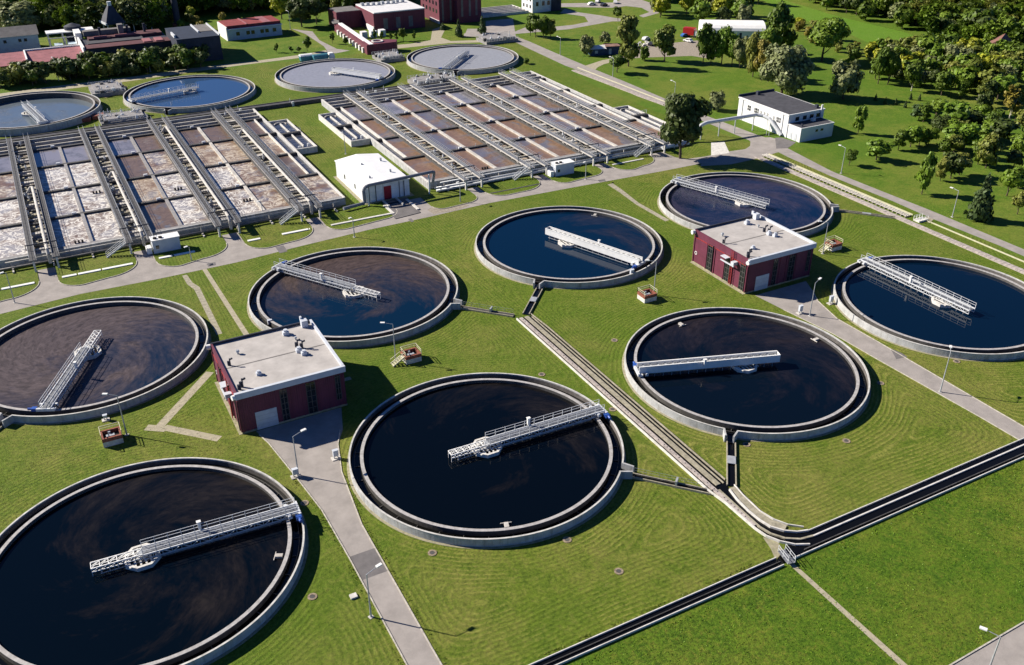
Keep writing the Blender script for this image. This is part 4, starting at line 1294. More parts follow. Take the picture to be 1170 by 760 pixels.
def valve_yard(cx, cy, label, n=12, w=9, d=8, seed=1):
    t = thing("distribution_chamber", label, "distribution chamber", (cx, cy, 0))
    rg = random.Random(seed)
    MB().box(-w / 2, w / 2, -d / 2, d / 2, 0, 1.3).box(-w / 2 + 1, w / 2 - 1, -d / 2 + 1, d / 2 - 1, 1.3, 2.0).build("chamber", M_beam_grey, t)
    e, dk_ = MB(), MB()
    for i in range(n):
        x, y = rg.uniform(-w / 2, w / 2), rg.uniform(-d / 2, d / 2)
        h = rg.uniform(0.8, 2.2)
        e.bar((x, y, 1.2), (x, y, 1.3 + h), 0.2)
        if i % 2:
            e.box(x - .4, x + .4, y - .3, y + .3, 1.5, 1.9 + rg.random() * .6)
        else:
            dk_.box(x - .6, x + .6, y - .5, y + .5, 1.3, 1.6 + rg.random() * .9)
    for sg in (-1, 1):
        railing(e, -w / 2, w / 2, sg * d / 2, 1.3, 1.2, 1.1, .07)
    e.build("valve_spindle", M_rail, t)
    dk_.build("hatch", M_conc_dark, t)
    return t


p = at(142, 139)
valve_yard(p.x, p.y + 1, "jumble of valves and railings behind the left basin, between two round tanks", 26, 14, 9, 1)
p = at(497, 96)
valve_yard(p.x, p.y + 2, "jumble of valves and railings behind the right basin, below the pale round tank", 26, 16, 9, 2)
p = at(123, 105)
valve_yard(p.x, p.y, "white framed concrete pump pit between the two left tanks behind the basins", 12, 11, 12, 3)
p = at(444, 68)
valve_yard(p.x, p.y, "white roofed valve pit between the pale tanks, near the curved maroon building", 14, 10, 10, 4)
p = at(568, 47)
valve_yard(p.x, p.y, "pale concrete pit with small figures' railings right behind the pale tank", 10, 15, 10, 5)
p = at(105, 137.5)
tag(MB().box(p.x - 4.5, p.x - .3, p.y - 1.5, p.y + 1.5, 0, 1.2).box(p.x + .3, p.x + 4.2, p.y, p.y + 3, 0, 1.2).build("valve_box", M_brick), "pair of low brick valve boxes on the grass behind the left basin", "valve box")


# ------------------------------------------------------------------ maroon pump houses
def pump_house(x0, y0, label, H=7.8, w=17.6, d=17.7):
    t = thing("pump_house", label, "pump house", (x0 + w / 2, y0 + d / 2, 0), 0, "maroon pump houses")
    X, Y = w / 2, d / 2
    MB().box(-X, X, -Y, Y, 0, H - 1.0).build("wall", M_red, t)
    MB().box(-X - .05, X + .05, -Y - .05, Y + .05, 0, 0.35).build("plinth", M_conc_base, t)
    MB().box(-X - .55, -X - .05, -Y, Y, -0.02, 0.05).build("apron", M_conc_base, t)
    o = MB()
    o.box(-X - .02, -X + .25, -Y, Y, H - 1.0, H - 0.05)
    o.build("parapet", M_red, t)
    MB().box(-X + .25, X - .2, -Y + .2, Y - .2, H - 1.0, H - 0.42).build("roof", M_roof, t)
    # deep white fascia along the front, slimmer along the right side and dark edge at the back
    MB().box(-X - .25, X + .25, -Y - .35, -Y + .2, H - 1.05, H + .02).build("fascia", M_fascia, t)
    MB().box(X - .2, X + .22, -Y + .2, Y + .05, H - 0.75, H + .05).build("fascia", M_fascia, t)
    MB().box(-X, X - .2, Y - .2, Y + .1, H - .9, H + .02).build("parapet", M_darkwall, t)
    # loading door
    dr = MB().box(-X + 2.4, -X + 5.9, -Y - .08, -Y + .02, 0.05, 3.4).build("door", M_door, t)
    pb = MB()
    for z in (0.9, 1.75, 2.6):
        pb.box(-X + 2.4, -X + 5.9, -Y - .10, -Y - .085, z - .03, z + .03)
    pb.build("door_rib", M_steel, dr)

    def tall_window(cx, wd, face, z0=0.4, z1=H - 1.5):
        rec, fr = MB(), MB()
        if face == 'f':
            rec.box(cx - wd / 2, cx + wd / 2, -Y - .05, -Y + .03, z0, z1)
            for q in (-wd / 2, wd / 2, 0):
                fr.box(cx + q - .06, cx + q + .06, -Y - .12, -Y - .051, z0, z1)
            z = z0
            while z < z1:
                fr.box(cx - wd / 2, cx + wd / 2, -Y - .10, -Y - .052, z - .05, z + .05)
                z += 1.1
        else:
            rec.box(-X - .05, -X + .03, cx - wd / 2, cx + wd / 2, z0, z1)
            fr.box(-X - .30, -X - .01, cx - wd / 2 - .12, cx - wd / 2, z0, z1 + .1)
            for q in (wd / 2, 0):
                fr.box(-X - .12, -X - .051, cx + q - .06, cx + q + .06, z0, z1)
            z = z0 + .7
            while z < z1:
                fr.box(-X - .10, -X - .052, cx - wd / 2, cx + wd / 2, z - .05, z + .05)
                z += 1.1
        o = rec.build("window", M_glass, t)
        fr.build("window_frame", M_frame, o)
    tall_window(-X + 7.3, 1.1, 'f')
    tall_window(-X + 11.8, 1.5, 'f')
    tall_window(X - 1.2, 0.8, 'f', z0=1.6)
    for yy in (Y - 5.8, Y - 11.6, -Y + 1.4):
        tall_window(yy, 1.5, 's')
    # pilaster strips between the bays on the sunny side
    for yy in (Y - .25, Y - 4.6, Y - 7.2, Y - 10.4, Y - 13.0, -Y + .25):
        MB().box(-X - .14, -X - .001, yy - .14, yy + .14, 0.3, H - 1.6).build("pilaster", M_red, t)
    for xx in (-X + .25, -X + 8.6, -X + 10.4, X - 4.6, X - .25):
        MB().box(xx - .12, xx + .12, -Y - .12, -Y - .001, 0.35, H - 1.1).build("pilaster", M_red, t)
    MB().box(-X + .3, X - .3, -.15, .15, H - .42, H - .405).build("roof_seam", M_greyroof, t)
    MB().box(-X - .1, -X - .001, -Y + .2, Y - .2, H - 1.75, H - 1.6).build("string_course", M_redtrim, t)
    # external ladder, small air conditioner cluster on the sunny side
    ld = MB()
    ld.bar((-X - .45, -Y + 4.3, .3), (-X - .45, -Y + 4.3, H + .3), .08).bar((-X - .45, -Y + 4.9, .3), (-X - .45, -Y + 4.9, H + .3), .08)
    for i in range(22):
        ld.bar((-X - .45, -Y + 4.3, .5 + i * .34), (-X - .45, -Y + 4.9, .5 + i * .34), .05)
    ld.build("ladder", M_redtrim, t)
    MB().box(-X - 1.2, -X - .05, -Y + 3.2, -Y + 4.1, 5.3, 6.0).box(-X - 1.2, -X - .05, -Y + 5.6, -Y + 7.4, 5.9, 6.05).box(-X - 1.15, -X - .9, -Y + 3.2, -Y + 7.4, 5.0, 5.2).build("air_handler", M_fascia, t)
    MB().tube((-X - .3, -Y - .2, H - .5), (-X - .75, -Y - .3, H - .5), 0.42, n=14).build("gutter_head", M_white, t)
    MB().tube((-X - .1, Y - .1, H - .6), (-X - .8, Y - .0, H - .6), 0.48, n=14).build("gutter_head", M_white, t)
    MB().ring(.28, .4, 2.2, 2.25, n=20).build("sign_ring", M_white, t).matrix_local = Matrix.Translation((-X - 0.03 + 2.2, Y - 1.1, 2.6)) @ Matrix.Rotation(-math.pi / 2, 4, 'Y') @ Matrix.Translation((0, 0, 0))
    # roof furniture
    z = H - .42

    def fan(x, y, s=1.0, kind=0):
        s *= 0.82
        if kind == 0:
            v = MB().tube((x, y, z), (x, y, z + .55 * s), .22 * s, n=10).tube((x, y, z + .55 * s), (x, y, z + .95 * s), .42 * s, .3 * s, n=12)
            v.build("roof_vent", M_steel, t)
        elif kind == 1:
            v = MB().box(x - .5 * s, x + .5 * s, y - .4 * s, y + .4 * s, z, z + .6 * s).tube((x, y, z + .6 * s), (x, y, z + .95 * s), .34 * s, n=12)
            v.build("roof_vent", M_fascia, t)
        else:
            v = MB().tube((x, y, z), (x, y, z + 1.5 * s), .12 * s, n=8).tube((x, y, z + 1.3 * s), (x + .5 * s, y - .1, z + 1.5 * s), .18 * s, n=8).tube((x - .25, y + .2, z), (x - .25, y + .2, z + .9 * s), .2 * s, n=8)
            v.build("roof_vent", M_darkwall if kind == 2 else M_steel, t)
    fan(-X + 3.4, Y - 5.0, 1.0, 0)
    fan(-X + 1.4, Y - 8.2, 1.1, 2)
    fan(-X + 4.8, -Y + 4.5, 1.0, 1)
    fan(-X + 1.6, -Y + 2.0, 1.3, 2)
    fan(-X + 1.1, -Y + 1.4, 1.2, 2)
    fan(X - 5.2, Y - 2.4, 1.3, 1)
    fan(X - 4.2, Y - 5.0, .8, 0)
    fan(X - 4.6, Y - 7.6, 1.2, 2)
    fan(X - 4.0, Y - 8.4, 1.2, 2)
    fan(X - 4.9, Y - 9.2, 1.2, 1)
    fan(X - 4.4, Y - 10.5, 1.1, 1)
    MB().box(X - 2.0, X - .9, Y - 1.6, Y - .5, z, z + 1.3).box(X - 1.9, X - 1.6, Y - .5, Y + .1, z + .8, z + 1.6).build("roof_hatch", M_fascia, t)
    return t


ph1 = pump_house(-32.4, 22.9, "maroon pump house with flat grey roof, beside the narrow service road in the left half")
KIDS = {}
ph2 = pump_house(71.2, 22.9, "maroon pump house with flat grey roof, right of centre, its sunny side facing left")

# ------------------------------------------------------------------ white warehouse
wh = thing("warehouse", "white metal warehouse with bright roof and red door between the basins", "warehouse", (25.7, 118.4, 0))
X, Y = 6.1, 11.0
MB().box(-X, X, -Y, Y, 0, 4.5).build("wall", M_sheet, wh)
MB().add([(-X - .2, -Y - .3, 4.55), (0, -Y - .3, 5.35), (X + .2, -Y - .3, 4.55), (-X - .2, Y + .3, 4.55), (0, Y + .3, 5.35), (X + .2, Y + .3, 4.55), (-X - .2, -Y - .3, 4.45), (X + .2, -Y - .3, 4.45), (-X - .2, Y + .3, 4.45), (X + .2, Y + .3, 4.45)],
         [(0, 1, 4, 3), (1, 2, 5, 4), (6, 7, 2, 1, 0), (3, 4, 5, 9, 8), (6, 0, 3, 8), (7, 9, 5, 2)]).build("roof", mat("bright_roof", (0.80, 0.80, 0.79), 0.45, 0.03, 0.4), wh)
dr = MB().box(-0.9, 1.1, -Y - .07, -Y - .002, 0, 3.6).build("door", mat("red_door", (0.32, 0.012, 0.03), 0.5, 0.1, 1.0), wh)
MB().ring(.3, .42, 0, .02, n=16).build("door_handle", M_redtrim, dr).matrix_local = Matrix.Translation((0.1, -Y - .08, 1.4)) @ Matrix.Rotation(math.pi / 2, 4, 'X')
m = MB()
for x in (-4.9, -3.1, 3.3, 4.6):
    m.tube((x, -Y - .12, .1), (x, -Y - .12, 4.3), .09, n=6)
m.build("downpipe", M_darkwall, wh)
m = MB()
for y in (-4, 4):
    m.box(-X - .06, -X - .002, y - .35, y + .35, 1.7, 2.9)
m.build("window", M_glass, wh)
MB().box(-X - .9, X + .9, -Y - .9, Y + .5, 0, .06).build("apron", M_conc_base, wh)
m = MB()
for x, y in ((-1.5, 3), (3.4, -5), (4.4, 4.6), (-3.0, -7)):
    m.box(x - .25, x + .25, y - .2, y + .2, 4.7, 5.6)
m.build("roof_vent", M_steel, wh)
MB().box(-1.9, -1.5, -Y - 6, -Y - .9, 0.1, .5).box(1.7, 2.1, -Y - 6, -Y - .9, 0.1, .5).build("ramp_wall", M_conc_rim, wh)
MB().box(-1.5, 1.7, -Y - 3.6, -Y - 3.1, .13, .22).build("drain_grate", M_black, wh)
# overhead duct over its front
od_ = thing("overhead_duct", "thick grey duct rising beside the white warehouse and bridging to the right basin", "duct", (19, 106.2, 0))
MB().path([(-6, -1.4, .8), (-.2, -.4, .8), (0, -.2, 1.4), (0, 0, 4.0), (.5, 0, 4.8), (1.4, 0, 5.1), (18.8, .5, 5.5), (19.6, .8, 5.2), (20, 1.6, 4.4), (20, 2.6, 2.0)], 0.42, 14).build("duct", mat("duct_grey", (0.20, 0.21, 0.24), .5, .1, 1.0), od_, smooth=False)
for q in ((.9, -.7, 4.6), (17.6, -.4, 5.1), (18.5, 1.4, 5.0)):
    MB().bar((q[0], q[1], 0), q, .28).build("post", M_white, od_)


# ------------------------------------------------------------------ kiosks, cabinets
def kiosk(x0, y0, w, d, h, label):
    t = thing("equipment_kiosk", label, "kiosk", (x0 + w / 2, y0 + d / 2, 0), 0, "white equipment kiosks at the basin fronts")
    MB().box(-w / 2, w / 2, -d / 2, d / 2, 0.13, h).build("wall", M_fascia, t)
    MB().box(-w / 2 - .15, w / 2 + .15, -d / 2 - .15, d / 2 + .15, h + .001, h + .14).build("roof", M_white, t)
    f = MB()
    for x in (-w / 2 + .8, -w / 2 + 2.0):
        f.tube((x, -d / 2 + .9, h + .14), (x, -d / 2 + .9, h + .45), .42, n=14)
    f.build("roof_fan", M_black, t)
    MB().box(-w / 2 - .04, -w / 2 + .01, -.5, .5, .3, 2.3).build("door", M_door, t)
    MB().box(-w / 2 + .6, -w / 2 + 1.3, -d / 2 - .05, -d / 2 + .01, 1.2, 2.0).build("window", M_glass, t)
    MB().box(-w / 2 - 1.4, -w / 2 - .3, -d / 2 + .3, d / 2 - .4, .13, 1.6).build("generator", M_white, t)
    return t


kiosk(-32.9, 100.9, 5.9, 2.6, 3.2, "white box kiosk with two roof fans at the front of the left basin")
kiosk(71.8, 101.0, 5.8, 2.6, 3.3, "white box kiosk with two roof fans at the front of the right basin")


def cabinet(px, py, label, h=1.5, w=.8):
    p = at(px, py)
    t = thing("electric_cabinet", label, "electric cabinet", tuple(p), 0, "white electric cabinets beside tanks and yards")
    MB().box(-w / 2 - .3, w / 2 + .3, -.5, .5, 0, .15).build("base", M_conc, t)
    b = MB().box(-w / 2, w / 2, -.22, .22, .55, h).box(-w / 2 - .06, w / 2 + .06, -.28, .28, h, h + .06).build("box", M_fascia, t)
    MB().box(-w / 2 + .05, w / 2 - .05, -.24, -.221, .62, h - .07).build("door", M_door, b)
    MB().box(-w / 2 + .05, -w / 2 + .18, -.1, .1, .15, .55).box(w / 2 - .18, w / 2 - .05, -.1, .1, .15, .55).build("leg", M_steel, t)


cabinet(338, 545, "white cabinet at the foot of the lamp post left of the service road yard")
cabinet(384, 524, "white cabinet on the grass right of the first red building's yard", 1.6)
cabinet(721.5, 318, "white cabinet on the lawn behind the clear navy tank's right rim", 2.0)
cabinet(914, 358, "white cabinet by the lamp post in front of the second red building", 1.7)
cabinet(949, 347, "white cabinet at the left rim of the rightmost tank", 1.7)
cabinet(309, 373, "white cabinet between the first red building and the tank behind it", 1.4)
cabinet(121, 480, "small white cabinet against the near wall of the scum covered tank", 1.0, .6)


def lamp(px, py, h, ang, label, arm=1.6):
    p = at(px, py)
    t = thing("lamp_post", label, "lamp post", tuple(p), R_(ang), "grey lamp posts of the plant")
    MB().tube((0, 0, 0), (0, 0, 1.4), .13, .12, 8).tube((0, 0, 1.4), (0, 0, h - .25), .11, .07, 8).build("pole", M_steel, t)
    MB().tube((0, 0, h - .25), (arm, 0, h), .05, .045, 6).build("arm", M_steel, t)
    MB().box(arm - .15, arm + .65, -.2, .2, h - .05, h + .12).build("lamp_head", M_white, t)
    MB().box(-.3, .3, -.3, .3, 0, .06).build("base_plate", M_conc, t)


LAMPS = [(424, 705, 7.4, 15, "lamp post left of the narrow service road near the bottom edge"), (341, 543, 7.4, 15, "lamp post at the mouth of the first red building's yard"),
         (145, 497, 7.8, 150, "lamp post behind the brick and concrete pit at left"), (452, 412, 7.8, 150, "lamp post beside the pit with the wooden steps"),
         (747, 337, 7.8, 150, "lamp post behind the pit left of the second red building"), (1074, 448, 8.0, 40, "lamp post on the lawn at the right, beside the second service road"),
         (925, 361, 7.5, 20, "lamp post in the second red building's yard"), (940, 290, 7.8, 150, "lamp post at the right of the second red building's roof"),
         (1088, 248, 7.0, 100, "lamp post beyond the perimeter road, far right"), (961, 198, 7.4, 100, "lamp post beyond the perimeter road, behind the tank with the hidden half"),
         (1126, 775, 7.0, 120, "lamp post at the bottom right corner road"), (770, 117, 7.0, 100, "lamp post on the meadow left of the white building"),
         (640, 63, 7.0, 100, "lamp post beside the group of four trees"), (700, 88, 7.0, 100, "lamp post at the junction near the blue shack"),
         (67, 92, 8, 100, "lamp post in front of the dark trees at the upper left"), (172, 82, 8, 100, "lamp post in front of the dark hall at the upper left"), (332, 34, 8, 100, "lamp post beside the pale blue building with a red roof")]
for a in LAMPS:
    lamp(*a)
for (px, py, h, lb) in ((219, 298, 3.6, "short lamp post by the white kiosk of the left basin"), (669, 205, 5.0, "short lamp post by the white kiosk of the right basin"), (405, 271, 5.0, "lamp post on the island left of the warehouse drive"),
                        (17, 346, 7.0, "lamp post on the island at the left edge"), (526, 231, 5.5, "lamp post on the island right of the warehouse"), (395, 176, 6.5, "thin lamp post on the grass behind the warehouse"), (301, 249, 4.5, "short lamp post among the pipes of the left basin's right corner")):
    lamp(px, py, h, 200, lb, .5)


# ------------------------------------------------------------------ brick pits on the lawns
def pit(px, py, label, stairs=False, rails=True):
    p = at(px, py)
    t = thing("pump_pit", label, "pump pit", (p.x, p.y, 0), 0, "small brick topped pump pits on the lawns")
    w, d = 1.5, 1.3
    MB().box(-w, w, -d, d, 0, .95).build("base", M_conc_rim, t)
    o = MB()
    o.box(-w - .02, w + .02, -d - .02, -d + .3, .951, 1.6).box(-w - .02, w + .02, d - .3, d + .02, .951, 1.6).box(-w - .02, -w + .3, -d + .3, d - .3, .951, 1.6).box(w - .3, w + .02, -d + .3, d - .3, .951, 1.6)
    o.build("brick_wall", M_brick, t)
    MB().box(-w + .3, w - .3, -d + .3, d - .3, .951, 1.0).build("pit_floor", M_black, t)
    MB().box(-.8, .5, -.5, .1, 1.0, 1.4).tube((-.2, .4, 1.0), (-.2, .4, 1.7), .2, n=8).build("pump", M_steel, t)
    r = MB()
    for (a, b) in (((-w, d), (w, d)), ((w, -d), (w, d)), ((-w, -d), (-w, d))):
        r.bar((*a, 2.4), (*b, 2.4), .09)
        r.bar((*a, 2.0), (*b, 2.0), .06)
        for q in (a, b):
            r.bar((*q, 1.6), (*q, 2.4), .09)
    r.build("handrail", M_yellow, t)
    if stairs:
        s = MB()
        for q in (-.9, .3):
            s.bar((-w, q, 1.5), (-w - 2.4, q, .1), .1, .25)
            s.bar((-w, q, 2.4), (-w - 2.4, q, 1.0), .07)
        for i in range(6):
            s.box(-w - .4 * i - .35, -w - .4 * i, -.9, .3, 1.35 - .24 * i, 1.42 - .24 * i)
        s.build("steps", M_yellow, t)
    return t


pit(129, 504, "brick rimmed pit on rough grass below the scum covered tank")
pit(470, 411, "brick rimmed pit with yellowish steps behind the front middle tank", True)
pit(739, 342, "brick rimmed pit between the clear navy tank and the black water tank", False)
pit(951, 284, "brick rimmed pit with yellowish steps right of the second red building", True)

for i, (px, py) in enumerate([(357, 682), (707, 653), (648, 617), (494, 632), (348, 575), (619, 428), (702, 389), (1093, 413), (853, 508), (967, 504), (700, 468), (147, 563), (1006, 438), (606, 505 + 60)]):
    p = at(px, py)
    if 20.9 > min(math.hypot(p.x - c[0], p.y - c[1]) for c in TANKS.values()):
        continue
    t = thing("manhole", "round concrete manhole " + ["left of the lamp by the bottom road edge", "alone in the striped lawn below the front middle tank", "just below the front middle tank's right side", "between the service road and the front middle tank",
              "beside the bottom left tank's bridge end", "behind the far rim of the front middle tank", "left of the black water tank's far rim", "below the rightmost tank's near rim", "at the outlet of the black water tank",
              "below the black water tank's right foot", "right of the front middle bridge's end", "above the bottom left tank's far rim", "right of the black water tank", "in the lawn"][i], "manhole", tuple(p), 0, "round manholes in the lawns")
    MB().ring(.36, .62, 0, .08, n=20).build("frame", M_brickdust, t)
    MB().disc(.36, .06, 20).build("cover", M_conc_dark, t)
sl = at(404, 682)
tag(MB().box(sl.x - .45, sl.x + .45, sl.y - .4, sl.y + .4, 0, .25).build("concrete_block", M_conc_rim), "small pale concrete block in the grass left of the service road", "concrete block")

# ------------------------------------------------------------------ pipe bridge and white building at right
pbr = thing("pipe_bridge", "silver insulated pipe bridging the perimeter road to the white building", "pipe bridge", (127, 108.5, 0))
MB().path([(-17, -3.4, .8), (-4.0, -1.0, .9), (-2.2, -.6, 3.2), (-.6, -.2, 4.4), (1.5, 0, 4.8), (20.0, -1.0, 4.9), (21.5, -2.4, 4.7), (22.3, -4.4, 4.2), (23.0, -9.5, .4)], 0.55, 14).build("pipe", M_rail, pbr)
for x in (-.4, 6.4, 12.5, 19.2):
    MB().bar((x, -.3 if x < 15 else -.9, 0), (x, -.3 if x < 15 else -.9, 4.4), .25).build("post", M_steel, pbr)
wb = thing("office_building", "white rendered two storey building with dark flat roof and lower annex", "building", (157.6, 106, 0))
MB().box(-7.1, 7.1, -8.6, 14, 0, 6.6).build("wall", M_render, wb)
MB().box(-7.3, 7.3, -8.8, 14.2, 6.601, 7.0).build("cornice", M_white, wb)
MB().box(-6.9, 6.9, -8.4, 13.8, 7.0, 7.06).build("roof", M_darkroof, wb)
MB().box(-7.3, 7.3, 13.9, 14.2, 7.0, 7.7).build("parapet", M_darkwall, wb)
an = MB().box(-6.9, 6.2, -14.1, -8.6, 0, 4.0).build("annex", M_render, wb)
MB().box(-7.0, 6.3, -14.2, -8.65, 4.0, 4.3).build("annex_cornice", M_white, wb)
MB().box(-6.7, 6.0, -13.9, -8.7, 4.3, 4.34).build("annex_roof", M_darkroof, wb)
m = [(-7.16, 8.9, 3.9, 1.4, 1.5), (-7.16, 6.0, 3.9, .9, 1.5), (-7.16, 5.0, 3.9, .9, 1.5), (-7.16, 3.4, 4.2, .5, .8), (-7.16, 1.8, 4.3, .5, .8), (-7.16, .4, 4.3, .5, .8), (-7.16, -2.4, 4.0, .5, .9), (-7.16, -4.0, 3.6, .8, 1.5), (-7.16, -5.0, 3.6, .8, 1.5)]
for x, y, z, w, h in m:
    f = MB().box(x, x + .1, y - w / 2, y + w / 2, z, z + h).build("window", M_glass, wb)
    MB().box(x - .03, x - .002, y - .05, y + .05, z, z + h).box(x - .03, x - .002, y - w / 2, y + w / 2, z + h / 2 - .05, z + h / 2 + .05).build("window_frame", M_white, f)
for x in (-3.6, -.6, 2.2, 4.8):
    MB().box(x - .7, x + .7, -8.68, -8.602, 4.7, 5.9).build("window", M_glass, wb)
for x in (-.5, 1.6):
    MB().box(x - .5, x + .5, -14.16, -14.102, 2.4, 3.1).build("window", M_glass, wb)
for y in (-10.2, -12.2):
    MB().box(-6.97, -6.902, y - .5, y + .5, 0, 2.2).build("door", M_door, wb)
m = MB()
for y in (11.9, -6.4):
    m.tube((-7.2, y, 0), (-7.2, y, 6.5), .08, n=6)
m.build("downpipe", M_steel, wb)
MB().box(-1.0, 0, 12.4, 13.4, 7.06, 8.2).box(5.0, 5.9, -7.4, -6.5, 7.06, 8.0).box(-5.6, -5.2, -13, -12.4, 4.34, 5.1).build("chimney", M_darkwall, wb)
MB().tube((5.7, -8.9, 4.6), (5.7, -8.9, 8.4), .3, n=10).box(1.0, 2.2, -10.5, -9.6, 4.34, 5.2).build("roof_vent", M_render, wb)
m = MB()
for q in (-.55, .55):
    m.bar((-7.6 + q * 0, -1.0 + q, 4.0), (-11.0, -1.0 + q - 3.8, .1), .12, .3)
m.build("stair", M_steel, wb)

# ------------------------------------------------------------------ far buildings
def windows_on(t, pts, m=None, name="window"):
    for (x0, x1, y0, y1, z0, z1) in pts:
        MB().box(x0, x1, y0, y1, z0, z1).build(name, m or M_glass, t)


def gable(x0, x1, y0, y1, h, hr, along='x', over=.4):
    v = MB()
    if along == 'x':
        ym = (y0 + y1) / 2
        P_ = [(x0 - over, y0 - over, h), (x1 + over, y0 - over, h), (x1 + over, y1 + over, h), (x0 - over, y1 + over, h), (x0 - over, ym, hr), (x1 + over, ym, hr)]
        v.add(P_, [(0, 1, 5, 4), (2, 3, 4, 5), (0, 4, 3), (1, 2, 5), (3, 2, 1, 0)])
    else:
        xm = (x0 + x1) / 2
        P_ = [(x0 - over, y0 - over, h), (x1 + over, y0 - over, h), (x1 + over, y1 + over, h), (x0 - over, y1 + over, h), (xm, y0 - over, hr), (xm, y1 + over, hr)]
        v.add(P_, [(0, 4, 5, 3), (1, 2, 5, 4), (0, 1, 4), (3, 5, 2), (3, 2, 1, 0)])
    return v


# a: long pale house, top left
t = thing("long_house", "long pale two storey house with grey pitched roof at the upper left corner", "building", (-64, 334, 0))
MB().box(-26, 25, -4, 8, 0, 6.6).build("wall", M_bluewall, t)
gable(-26, 25, -4, 8, 6.6, 9.4, 'x', .5).build("roof", M_greyroof, t)
windows_on(t, [(x, x + 1.1, -4.06, -3.99, 4.2, 5.4) for x in (-8, -5, 2, 4, 9.5, 12, 17.5, 19.6)] + [(5, 8, -4.06, -3.99, 0.2, 2.6)])
# b: low building with faded red roof
t = thing("low_workshop", "long low workshop with faded pink roof at the left edge", "building", (-52, 300, 0))
MB().box(-40, 29, -8, 8, 0, 3.6).build("wall", M_darkwall, t)
MB().add([(-40.5, -8.5, 3.6), (29.5, -8.5, 3.6), (29.5, 8.5, 4.8), (-40.5, 8.5, 4.8), (-40.5, -8.5, 3.4), (29.5, -8.5, 3.4), (29.5, 8.5, 3.4), (-40.5, 8.5, 3.4)], [(0, 1, 2, 3), (7, 6, 5, 4), (0, 4, 5, 1), (1, 5, 6, 2), (2, 6, 7, 3), (3, 7, 4, 0)]).build("roof", M_pinkroof, t)
MB().box(6, 6.5, -8.6, 8.6, 4.0, 5.3).box(6.5, 29.6, 8.0, 8.6, 4.82, 5.3).build("fire_wall", M_white, t)
# c: white steel plant between
t = thing("filter_plant", "white roofed steel plant structure between the pale house and the dark hall", "plant structure", (-27, 322, 0))
MB().box(-9, 9, 2, 8, 7.2, 7.6).build("canopy", M_white, t)
m = MB()
for x in (-8.5, -3, 3, 8.5):
    for y in (-6, 2, 7.5):
        m.bar((x, y, 0), (x, y, 7.2), .35)
m.bar((-9, -6, 4), (9, -6, 4), .3).bar((-9, -6, 7), (9, -6, 7), .3)
m.build("frame", M_steel, t)
MB().box(-7, -4, -5, 0, 0, 4).box(-2, 1.5, -5, 0, 0, 4).box(4, 7.5, -5, 0, 0, 4).build("tank", M_bluewall, t)
MB().box(1, 3.4, -7, 6, 0, 8.3).build("shaft", M_white, t)
MB().box(-10, 9, -8.5, -6.5, 0, 1.2).build("plinth", M_render, t)
# silo
t = thing("silo", "dark cylindrical silo beside the white steel plant", "silo", tuple(at(88, 55)))
MB().tube((0, 0, 0), (0, 0, 9), 3.2, n=24).build("shell", M_darkwall, t)
MB().tube((0, 0, 9), (0, 0, 10), 3.2, .6, n=24).build("cap", M_darkwall, t)
# d: big dark hall with red roof strips
t = thing("industrial_hall", "dark industrial hall with dull red roofs and a white edged gable at the upper left", "hall", (-8, 302, 0))
MB().box(-17, 15, -8, 12, 0, 6.0).build("wall", M_darkwall, t)
MB().box(-16.8, 15, -8.3, -1, 6.0, 6.3).build("roof", mat("dull_red_roof", (0.11, 0.04, 0.045), .8, .2, .5, stain=(0.04, 0.03, 0.04), stain_amt=.6), t)
MB().box(-15, 6, -1, 5, 6.0, 6.6).build("roof", M_darkroof, t)
MB().box(-14, 14, 5, 12, 6.0, 7.2).build("roof", mat("dull_red_roof", (0.16, 0.05, 0.05), .8, .2, .5), t)
MB().box(-17.6, -17, -8.5, 12, 0, 7.0).build("end_wall", M_white, t)
MB().box(-15, 3, 11.0, 14, 7.2, 9.0).box(-2, 0, 8, 11, 7.2, 11).build("dormer", M_greyroof, t)
for x in (5, 9.5):
    MB().box(x, x + 3, -7.5, -1.2, 6.31, 6.7).build("skylight", M_pinkroof, t)
MB().box(-12, -7, 5.2, 5.8, 7.21, 7.9).box(-4, 4, 5.2, 5.8, 7.21, 7.9).build("ridge_light", M_pinkroof, t)
m = MB()
for x in (-9, 1.5, 8):
    m.tube((x, 9, 7.0), (x, 9, 10.5), .5, n=10)
m.build("stack", M_darkwall, t)
# e: two hoppers
for px, py, w, lb in ((133, 45, 8.5, "dark blue pyramid topped hopper tower, left of its twin"), (161, 36, 10.0, "dark pointed hopper tower, right of its twin")):
    p = at(px, py)
    t = thing("hopper_tower", lb, "hopper tower", tuple(p), R_(10), "hopper towers behind the dark hall")
    h = 7.0
    m = MB()
    for x in (-1, 1):
        for y in (-1, 1):
            m.bar((x * w * .38, y * w * .38, 0), (x * w * .38, y * w * .38, h), .4)
    m.build("frame", M_steel, t)
    k = w / 2
    MB().add([(-k, -k, h), (k, -k, h), (k, k, h), (-k, k, h), (-.8, -.8, h + 7), (.8, -.8, h + 7), (.8, .8, h + 7), (-.8, .8, h + 7)], [(3, 2, 1, 0), (4, 5, 6, 7), (0, 1, 5, 4), (1, 2, 6, 5), (2, 3, 7, 6), (3, 0, 4, 7)]).build("cone_roof", M_darkwall, t)
    MB().box(-k - .1, -k + .6, -k - .1, k, h + .0, h + .8).tube((0, 0, h + 7), (0, 0, h + 8.6), .9, n=12).build("vent", M_rail, t)
